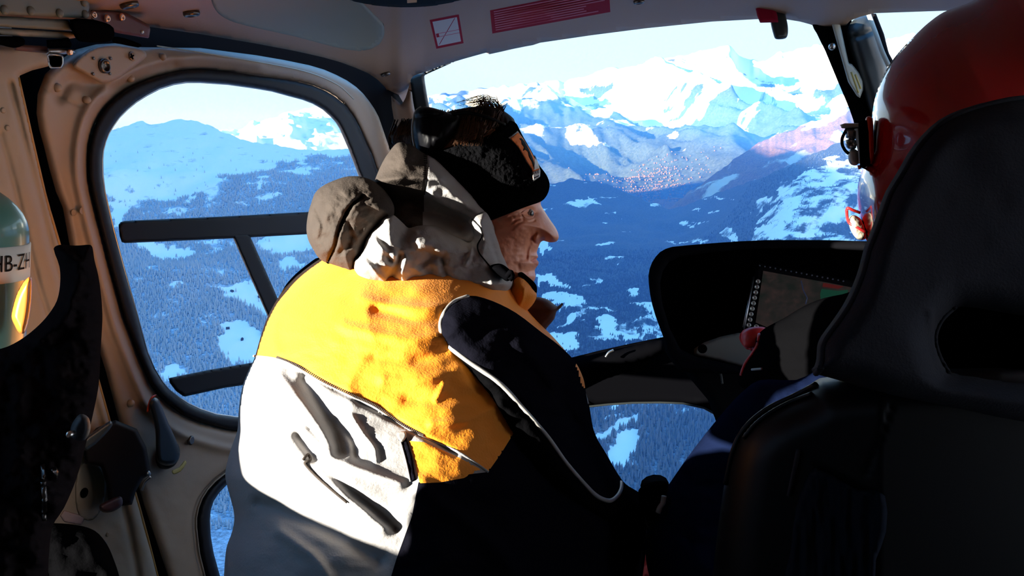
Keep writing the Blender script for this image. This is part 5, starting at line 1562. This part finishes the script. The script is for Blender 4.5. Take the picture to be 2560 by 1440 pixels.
# ================================================================== PILOT
pil_ = thing('person', 'pilot in a glossy red flight helmet seated at the right, arm reaching to the panel', 'person', V(2480, 2000, 0.97))
HX = 0.905
HEL = [(2520, -70), (2440, -2), (2360, 30), (2320, 58), (2290, 86), (2258, 118), (2230, 152), (2212, 182), (2198, 214), (2186, 252), (2180, 295), (2178, 330), (2177, 370), (2170, 398), (2157, 422), (2148, 445), (2144, 470), (2143, 500), (2147, 535), (2155, 570), (2166, 600), (2200, 640), (2280, 700), (2480, 730), (2680, 720), (2790, 640), (2830, 500), (2840, 330), (2810, 150), (2740, 20), (2640, -60)]
hel = Body(HEL, HX, 0.155, 0.155, 330, smooth=4, bumps=[(2190, 520, 34, 70, 0.020)], folds=[([(2330, 60), (2350, 200), (2360, 330)], 2.0, -0.0012)])
body_p = skin_body('body', [(V(2480, 1960, 0.99), (0.14, 0.10)), (V(2480, 1450, 0.96), (0.15, 0.10)), (V(2480, 1000, 0.93), (0.15, 0.09)), (V(2480, 800, 0.92), 0.060), (V(2480, 420, 0.905), (0.085, 0.09)), (V(2480, 200, 0.905), (0.07, 0.08)),
                            (V(2200, 1030, 0.93), 0.060), (V(1960, 1090, 1.00), 0.045), (V(1760, 1220, 1.06), 0.038),
                            (V(2740, 1030, 0.94), 0.060), (V(2560, 960, 1.10), 0.045), (V(2100, 850, 1.20), 0.038),
                            (V(2350, 1960, 1.05), 0.085), (V(2100, 1420, 1.42), 0.075), (V(2080, 1750, 1.52), 0.052),
                            (V(2620, 1960, 1.05), 0.085), (V(2400, 1420, 1.42), 0.075), (V(2360, 1750, 1.52), 0.052)],
                   [(0, 1), (1, 2), (2, 3), (3, 4), (4, 5), (2, 6), (6, 7), (7, 8), (2, 9), (9, 10), (10, 11), (0, 12), (12, 13), (13, 14), (0, 15), (15, 16), (16, 17)], M['blue_cloth'], pil_)
helo = hel.build('helmet', 6, M['red_gloss'], pil_)
Body([(2164, 296), (2172, 290), (2182, 296), (2184, 340), (2185, 385), (2182, 408), (2176, 410), (2168, 380), (2163, 330)], 0.86, 0.010, 0.012, 8, smooth=2).build('ear_trim', 2.5, M['red_orange'], helo)
# visor / night-vision mount on the helmet
mt = mesh_obj('visor_mount', *(lambda: ([tuple(V(x, y, d)) for d in (0.85, 0.90) for x, y in ((2146, 305), (2166, 300), (2172, 330), (2172, 410), (2160, 422), (2150, 418), (2148, 370))],
               [(0, 1, 2, 3, 4, 5, 6), (13, 12, 11, 10, 9, 8, 7)] + [(i, 7 + i, 7 + (i + 1) % 7, (i + 1) % 7) for i in range(7)]))(), M['black'], helo, smooth=False)
Body([(2100, 312), (2112, 308), (2152, 308), (2158, 314), (2154, 321), (2104, 321)], 0.87, 0.012, 0.012, 5, smooth=1).build('mount_plate', 2, M['cream'], mt)
Body([(2112, 321), (2146, 321), (2144, 345), (2130, 352), (2114, 344)], 0.87, 0.012, 0.012, 8, smooth=1).build('mount_body', 2, M['steel'], mt)
Body([(2114, 350), (2130, 348), (2142, 352), (2140, 370), (2128, 374), (2116, 368)], 0.868, 0.010, 0.010, 7, smooth=2, noise=[(6, 6, 0.003, 4)]).build('swivel', 2, M['steel'], mt)
Body([(2122, 376), (2136, 372), (2146, 380), (2148, 404), (2142, 413), (2128, 412), (2121, 400)], 0.87, 0.012, 0.012, 10, smooth=2).build('knob', 2, M['cream'], mt)
tube('strut', curve_px([(2141, 322), (2145, 350), (2150, 380), (2151, 408)], 0.86), 0.0022, M['white'], mt, 8)
tube('spring_ring', curve_px([(2158, 304), (2166, 330), (2168, 370), (2162, 418)], 0.855), 0.0024, M['steel'], mt, 8)
tube('cable', curve_px([(2116, 324), (2106, 345), (2106, 362), (2113, 376), (2122, 384)], 0.862), 0.0016, M['black'], mt, 8)
Body([(2143, 414), (2152, 412), (2154, 421), (2146, 424)], 0.866, 0.005, 0.005, 3, smooth=1).build('red_tip', 1.6, M['red_orange'], mt)
# boom microphone
mic = tube('microphone_boom', curve_px([(2150, 532, 0.86), (2134, 526, 0.86), (2119, 520, 0.862), (2117, 530, 0.864), (2119, 548, 0.866), (2124, 558, 0.866), (2142, 568, 0.862), (2163, 580, 0.86)], 0.86, 4), 0.0015, M['red'], helo, 8)
Body([(2122, 546), (2130, 538), (2142, 540), (2156, 552), (2166, 578), (2166, 594), (2156, 600), (2142, 597), (2130, 582), (2123, 564)], 0.875, 0.014, 0.014, 14, smooth=3, noise=[(5, 5, 0.001, 4)]).build('microphone_foam', 2.2, M['foam'], mic)
# left sleeve down to the collective, right sleeve to the panel
bs = Body([(2060, 925), (1990, 950), (1900, 950), (1850, 985), (1800, 1040), (1740, 1115), (1690, 1185), (1655, 1240), (1640, 1290), (1618, 1330), (1615, 1400), (1640, 1470), (1720, 1500), (1800, 1440), (1850, 1300), (1950, 1150), (2100, 1050), (2180, 980)], lambda x, y: 1.00 - 0.05 * np.clip((x - 1650) / 450, 0, 1) , 0.055, 0.055, 90, smooth=3, noise=[(60, 40, 0.003, 9)], folds=[([(1830, 1020), (1860, 1060), (1890, 1060)], 10, -0.005), ([(1700, 1180), (1740, 1210), (1790, 1210)], 10, -0.005)])
bs.build('sleeve', 6, M['blue_cloth'], pil_)
Body([(1596, 1226), (1612, 1212), (1640, 1203), (1664, 1204), (1672, 1222), (1668, 1262), (1655, 1290), (1630, 1300), (1606, 1284), (1598, 1255)], 1.00, 0.03, 0.03, 26, smooth=3, folds=[([(1618, 1212), (1640, 1224), (1664, 1218)], 4, -0.004), ([(1612, 1228), (1636, 1240), (1664, 1236)], 4, -0.004)]).build('glove', 3, M['black_cloth'], pil_)
tube('cuff_band', curve_px([(1660, 1240), (1657, 1258), (1650, 1268), (1645, 1282)], 0.955), 0.003, M['piping'], pil_, 8)
rs = Body([(2200, 680), (2130, 728), (2060, 745), (2010, 765), (1960, 795), (1910, 822), (1890, 845), (1888, 868), (1872, 890), (1856, 915), (1846, 940), (1850, 965), (1900, 985), (2000, 980), (2120, 960), (2240, 900)], lambda x, y: 1.28 - 0.22 * np.clip((x - 1850) / 300, 0, 1.2), 0.05, 0.05, 70, smooth=3, noise=[(50, 40, 0.003, 19)])
rso = rs.build('sleeve', 5, M['black_cloth'], pil_)
tube('red_piping', rs.line([(1898, 836), (1894, 862), (1878, 888), (1862, 912), (1852, 940)], 0.001), 0.0026, M['red'], rso, 8)
tube('tear_tab', rs.line([(1880, 924), (1905, 922)], 0.002), 0.0018, M['piping'], rso, 6)
skin_body('glove', [(V(1905, 838, 1.26), (0.026, 0.018)), (V(1892, 842, 1.28), (0.028, 0.018)), (V(1880, 846, 1.30), (0.026, 0.014)),
                    (V(1870, 848, 1.31), 0.0085), (V(1864, 855, 1.315), 0.008), (V(1863, 861, 1.315), 0.007),
                    (V(1874, 856, 1.30), 0.0085), (V(1871, 863, 1.305), 0.008), (V(1873, 868, 1.31), 0.007),
                    (V(1880, 860, 1.29), 0.008), (V(1880, 867, 1.295), 0.0075), (V(1884, 871, 1.30), 0.0065),
                    (V(1888, 862, 1.28), 0.0075), (V(1889, 869, 1.285), 0.007), (V(1893, 872, 1.29), 0.006),
                    (V(1886, 834, 1.29), 0.009), (V(1878, 832, 1.31), 0.008), (V(1872, 835, 1.325), 0.007)],
          [(0, 1), (1, 2), (2, 3), (3, 4), (4, 5), (2, 6), (6, 7), (7, 8), (1, 9), (9, 10), (10, 11), (1, 12), (12, 13), (13, 14), (1, 15), (15, 16), (16, 17)], M['red'], pil_)
col_ = thing('collective_lever', 'black collective lever gripped by the pilot\'s gloved hand', 'lever', V(1650, 1800, 1.0))
tube('shaft', [V(1800, 1750, 1.10), V(1720, 1440, 1.10), V(1650, 1300, 1.045)], 0.013, M['black'], col_, 10)
tube('grip', [V(1650, 1300, 1.04), V(1642, 1245, 1.02), V(1636, 1210, 1.01)], 0.017, M['rubber'], col_, 12)

# ================================================================== INSTRUMENT PANEL
ip = thing('instrument_panel', 'black instrument panel with glare shield and a moving-map screen', 'instrument panel', V(1900, 1100, 1.55))
def d_ip(x, y):
    return 1.56 - 0.10 * (y - 700) / 300.0 - 0.05 * (x - 1900) / 300.0
GS_OUT = [(1920, 600), (1850, 603), (1780, 608), (1720, 613), (1680, 617), (1664, 622), (1650, 630), (1639, 642), (1630, 656), (1624, 672), (1621, 690), (1622, 710), (1625, 735), (1630, 760), (1638, 788), (1647, 813), (1658, 842), (1664, 880), (1676, 900), (1700, 930), (2400, 960), (2700, 900), (2700, 700), (2600, 660), (2400, 625), (2200, 604), (2060, 600)]
GS_IN = [(1920, 622), (1850, 625), (1780, 631), (1700, 642), (1672, 655), (1656, 680), (1650, 710), (1656, 760), (1674, 820), (1700, 872), (1740, 892), (1850, 916), (2300, 920), (2600, 880), (2600, 720), (2400, 660), (2200, 628), (2060, 622)]
gs = Body(GS_OUT, lambda x, y: d_ip(x, y) - 0.10, 0.010, 0.24, 10, holes=[GS_IN], smooth=0, power=4)
gs.build('glare_shield', 6, M['black_matte'], ip)
Body(GS_OUT, lambda x, y: d_ip(x, y) + 0.03, 0.010, 0.10, 14, smooth=0).build('panel_face', 9, M['black'], ip)
Body([(1735, 872), (1760, 856), (1800, 842), (1845, 832), (1900, 836), (1960, 850), (1960, 930), (1850, 916), (1790, 900), (1735, 888)], lambda x, y: d_ip(x, y) - 0.06, 0.006, 0.03, 5, smooth=0).build('lower_panel', 4, M['panel_grey'], ip)
put('round_socket', lathe_mesh('round_socket', [(0.008, 0), (0.008, 0.003), (0.0055, 0.004), (0.005, 0.001), (0.002, 0.001)], M['black'], 14), V(1756, 872, 1.44), (-0.15, -0.95, 0.25), ip)
# the map display
def map_mat():
    m = bpy.data.materials.new('moving_map')
    m.use_nodes = True
    nt = m.node_tree
    N, L = nt.nodes, nt.links
    b = N['Principled BSDF']
    b.inputs['Base Color'].default_value = (0.01, 0.01, 0.01, 1)
    b.inputs['Roughness'].default_value = 0.35
    tc = N.new('ShaderNodeTexCoord')
    n = N.new('ShaderNodeTexNoise')
    n.inputs['Scale'].default_value = 38
    n.inputs['Detail'].default_value = 7
    n.inputs['Roughness'].default_value = 0.7
    L.new(tc.outputs['Object'], n.inputs['Vector'])
    r = N.new('ShaderNodeValToRGB')
    r.color_ramp.elements[0].position = 0.36
    r.color_ramp.elements[0].color = (0.010, 0.016, 0.013, 1)
    r.color_ramp.elements[1].position = 0.66
    r.color_ramp.elements[1].color = (0.050, 0.030, 0.027, 1)
    e = r.color_ramp.elements.new(0.5)
    e.color = (0.024, 0.021, 0.019, 1)
    L.new(n.outputs['Fac'], r.inputs[0])
    L.new(r.outputs[0], b.inputs['Emission Color'])
    b.inputs['Emission Strength'].default_value = 0.5
    return m
def on_ip(l):
    return lambda x, y: d_ip(x, y) - l
dsp = Body([(1892, 656), (2160, 706), (2150, 850), (2000, 860), (1862, 832)], on_ip(0.035), 0.02, 0.03, 4, smooth=0)
dspo = dsp.build('display_bezel', 5, M['rubber'], ip)
plate_px('screen', [(1908, 677), (2000, 694), (2072, 707), (2136, 720), (2130, 845), (1933, 825), (1889, 806)], lambda x, y: dsp.front(x, y) - 0.0005, 0.001, map_mat(), dspo)
plate_px('map_red_area', [(2058, 707), (2110, 716), (2096, 722), (2056, 717)], lambda x, y: dsp.front(x, y) - 0.002, 0.0006, mat('map_red', (0.01, 0, 0), 0.4, emit=(0.10, 0.012, 0.012), estr=0.5), dspo)
plate_px('map_green_area', [(2054, 722), (2096, 727), (2120, 724), (2118, 742), (2052, 750), (2050, 735)], lambda x, y: dsp.front(x, y) - 0.002, 0.0006, mat('map_green', (0, 0.01, 0.005), 0.4, emit=(0.008, 0.060, 0.035), estr=0.5), dspo)
tube('map_river', [V(x, y, float(dsp.front(x, y)) - 0.002) for x, y in ((2003, 702), (2008, 725), (2018, 745), (2014, 760))], 0.0011, mat('map_blue', (0, 0, 0.01), 0.4, emit=(0.012, 0.016, 0.035), estr=1), dspo, 6)
BTN = lathe_mesh('screen_button', [(0.0042, 0), (0.0042, 0.003), (0.0036, 0.0045), (0.0024, 0.0045), (0.0022, 0.0036), (0.0006, 0.0036)], mat('button_metal', (0.55, 0.53, 0.46), 0.35, metal=0.5), 12)
for i in range(9):
    x, y = 1895 - 23 * i / 8, 704 + 109 * i / 8
    put('button', BTN, V(x, y, float(dsp.front(x, y)) - 0.0002), (-0.35, -0.9, 0.25), dspo)
put('button', BTN, V(1891, 817, float(dsp.front(1891, 817)) - 0.0002), (-0.35, -0.9, 0.25), dspo)
DOT = lathe_mesh('screen_dot', [(0.0016, 0), (0.0016, 0.0015), (0.001, 0.002)], mat('dot_grey', (0.10, 0.10, 0.13), 0.4), 8)
for i in range(17):
    x, y = 1899 + 209 * i / 16, 664 + 39 * i / 16
    put('key', DOT, V(x, y, float(dsp.front(x, y)) - 0.0002), (-0.3, -0.9, 0.25), dspo)
tube('bezel_rail', [V(1884, 692, 1.50), V(1860, 822, 1.46)], 0.0016, M['steel'], dspo, 6)
tube('bezel_rail', [V(1881, 692, 1.505), V(1876, 730, 1.495), V(1857, 818, 1.465)], 0.0008, M['steel'], dspo, 6)
# pedestal under the panel
ped = Body([(1690, 890), (1740, 888), (1860, 920), (2000, 930), (2300, 920), (2300, 1900), (1820, 1900), (1800, 1300), (1800, 1080), (1770, 1000), (1720, 940)], lambda x, y: 1.62 - 0 * x, 0.03, 0.1, 20, smooth=1)
ped.build('pedestal', 12, M['black_matte'], ip)
tube('pedestal_trim', curve_px([(1776, 900), (1790, 915), (1802, 935), (1806, 960)], 1.56), 0.002, M['dark_trim'], ip, 6)

# ================================================================== SMALL THINGS AT THE LEFT
# green bottle with its registration label
gb = thing('gas_bottle', 'green gas bottle with a white label reading HB-ZH at the left edge', 'bottle', V(-100, 1250, 0.52))
bc = np.array(V(-163, 640, 0.52))
bax = np.array([0.10, 0.06, 1.0])
bax /= np.linalg.norm(bax)
bx_ = np.cross([0, 1, 0], bax)
bx_ /= np.linalg.norm(bx_)
by_ = np.cross(bax, bx_)
BR = 0.0505
def bot(name, prof, m, parent, seg=48, a0=0, a1=2 * math.pi):
    vs_, fs = [], []
    full = abs(a1 - a0 - 2 * math.pi) < 1e-6
    n = seg if full else seg + 1
    for r, h in prof:
        for k in range(n):
            t = a0 + (a1 - a0) * k / seg
            vs_.append(bc + bax * h + r * (math.cos(t) * bx_ + math.sin(t) * by_))
    for i in range(len(prof) - 1):
        for k in range(n if full else n - 1):
            fs.append((i * n + k, i * n + (k + 1) % n, (i + 1) * n + (k + 1) % n, (i + 1) * n + k))
    return mesh_obj(name, np.array(vs_), fs, m, parent)
bot('bottle_body', [(0.0, -0.148), (BR, -0.148)] + [(BR, -0.143 + 0.159 * i / 8) for i in range(9)] + [(BR * math.cos(a), 0.016 + 0.035 * math.sin(a)) for a in np.linspace(0.1, 1.45, 10)] + [(0.0, 0.0512)], M['green'], gb)
bot('label_band', [(BR + 0.0002, -0.0112), (BR + 0.0010, -0.0108), (BR + 0.0010, 0.0108), (BR + 0.0002, 0.0112)], M['label'], gb)
bot('neck', [(0.014, 0.045), (0.014, 0.075), (0.009, 0.08), (0.0, 0.08)], M['steel'], gb, 20)
tvv, tff = text_verts('HB-ZH', 0.0145)
xw = np.ptp(tvv[:, 0])
ang = -math.pi / 2 + (tvv[:, 0] * 0.86) / BR + 1.50
vv = bc + bax * (0.0008 + tvv[:, 1:2]) + (BR + 0.0018) * (np.cos(ang)[:, None] * bx_ + np.sin(ang)[:, None] * by_)
mesh_obj('label_text', vv, tff, M['ink'], gb, smooth=False)
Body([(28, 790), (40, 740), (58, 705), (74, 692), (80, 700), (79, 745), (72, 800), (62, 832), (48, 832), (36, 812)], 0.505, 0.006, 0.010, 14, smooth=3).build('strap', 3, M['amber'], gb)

bag = thing('equipment_bag', 'black padded equipment bag with an upright strap beside the door pillar', 'bag', V(120, 1700, 0.42))
bg = Body([(134, 622), (150, 612), (190, 614), (226, 612), (232, 622), (236, 650), (246, 690), (254, 750), (256, 800), (252, 870), (247, 960), (236, 1020), (215, 1110), (190, 1200), (160, 1270), (130, 1320), (120, 1440), (120, 1700), (-160, 1700), (-200, 1200), (-160, 950), (-40, 885), (20, 866), (62, 842), (98, 812), (122, 785), (142, 752), (150, 712), (149, 668)], lambda x, y: 0.445 - 0.03 * np.clip((y - 700) / 500, 0, 1), 0.026, 0.015, 60, smooth=3, noise=[(50, 40, 0.004, 61)], folds=[([(150, 625), (190, 630), (232, 622)], 5, -0.003), ([(100, 850), (160, 800), (190, 720)], 16, 0.006)])
bgo = bg.build('bag_body', 5, M['bag_cloth'], bag)
Body([(100, 1162), (112, 1160), (116, 1190), (110, 1202), (104, 1196)], lambda x, y: bg.front(x, y) - 0.001, 0.003, 0.003, 3, smooth=1).build('buckle', 2, M['dark_steel'], bag)
Body([(126, 1172), (140, 1166), (148, 1180), (142, 1200), (128, 1202), (132, 1186)], lambda x, y: bg.front(x, y) - 0.001, 0.003, 0.003, 3, smooth=1).build('buckle', 2, M['dark_steel'], bag)
tube('zip', bg.line([(108, 1205), (112, 1250), (110, 1300)], 0.001), 0.0012, M['dark_steel'], bag, 6)
hs = thing('headset', 'small dark headset with a shiny pin resting against the bag', 'headset', V(190, 1110, 0.39))
Body([(180, 1060), (200, 1035), (222, 1045), (226, 1075), (212, 1100), (188, 1100), (176, 1084)], 0.385, 0.010, 0.010, 16, smooth=3).build('ear_cup', 3, mat('headset_blue_black', (0.012, 0.013, 0.018), 0.6, spec=0.2), hs)
put('pin', lathe_mesh('headset_pin', [(0.0016, 0), (0.0016, 0.003), (0.0008, 0.004)], M['steel'], 8), V(182, 1083, 0.374), (0, -1, 0.1), hs)
ls = thing('rear_seat', 'black rear seat cushion in the lower left corner', 'seat', V(100, 2000, 0.6))
Body([(-300, 1330), (60, 1312), (133, 1308), (190, 1312), (236, 1326), (266, 1358), (285, 1400), (300, 1450), (340, 1800), (200, 2200), (-300, 2200)], 0.52, 0.03, 0.06, 70, smooth=3, noise=[(60, 60, 0.004, 4)]).build('cushion', 9, M['black_cloth'], ls)
rp = thing('red_pouch', 'dark red cloth pouch tucked between the two front seats', 'pouch', V(1610, 1560, 1.25))
Body([(1585, 1390), (1596, 1355), (1610, 1338), (1622, 1350), (1632, 1385), (1650, 1420), (1690, 1440), (1680, 1560), (1572, 1560), (1570, 1450)], 1.25, 0.03, 0.03, 30, smooth=3, noise=[(20, 20, 0.003, 4)]).build('pouch_body', 4, M['red_cloth'], rp)
# passenger seat under the man
fs_ = thing('passenger_seat', 'black passenger seat cushion under the man in the orange jacket', 'seat', V(1080, 2300, 1.05))
box('seat_cushion', V(1080, 2210, 1.14), (0.23, 0, 0), (0, 0.24, -0.03), (0, 0, 0.05), M['seat_black'], fs_, 0.2)
box('seat_base', V(1080, 2440, 1.12), (0.20, 0, 0), (0, 0.20, 0), (0, 0, 0.075), M['black_matte'], fs_, 0.1)
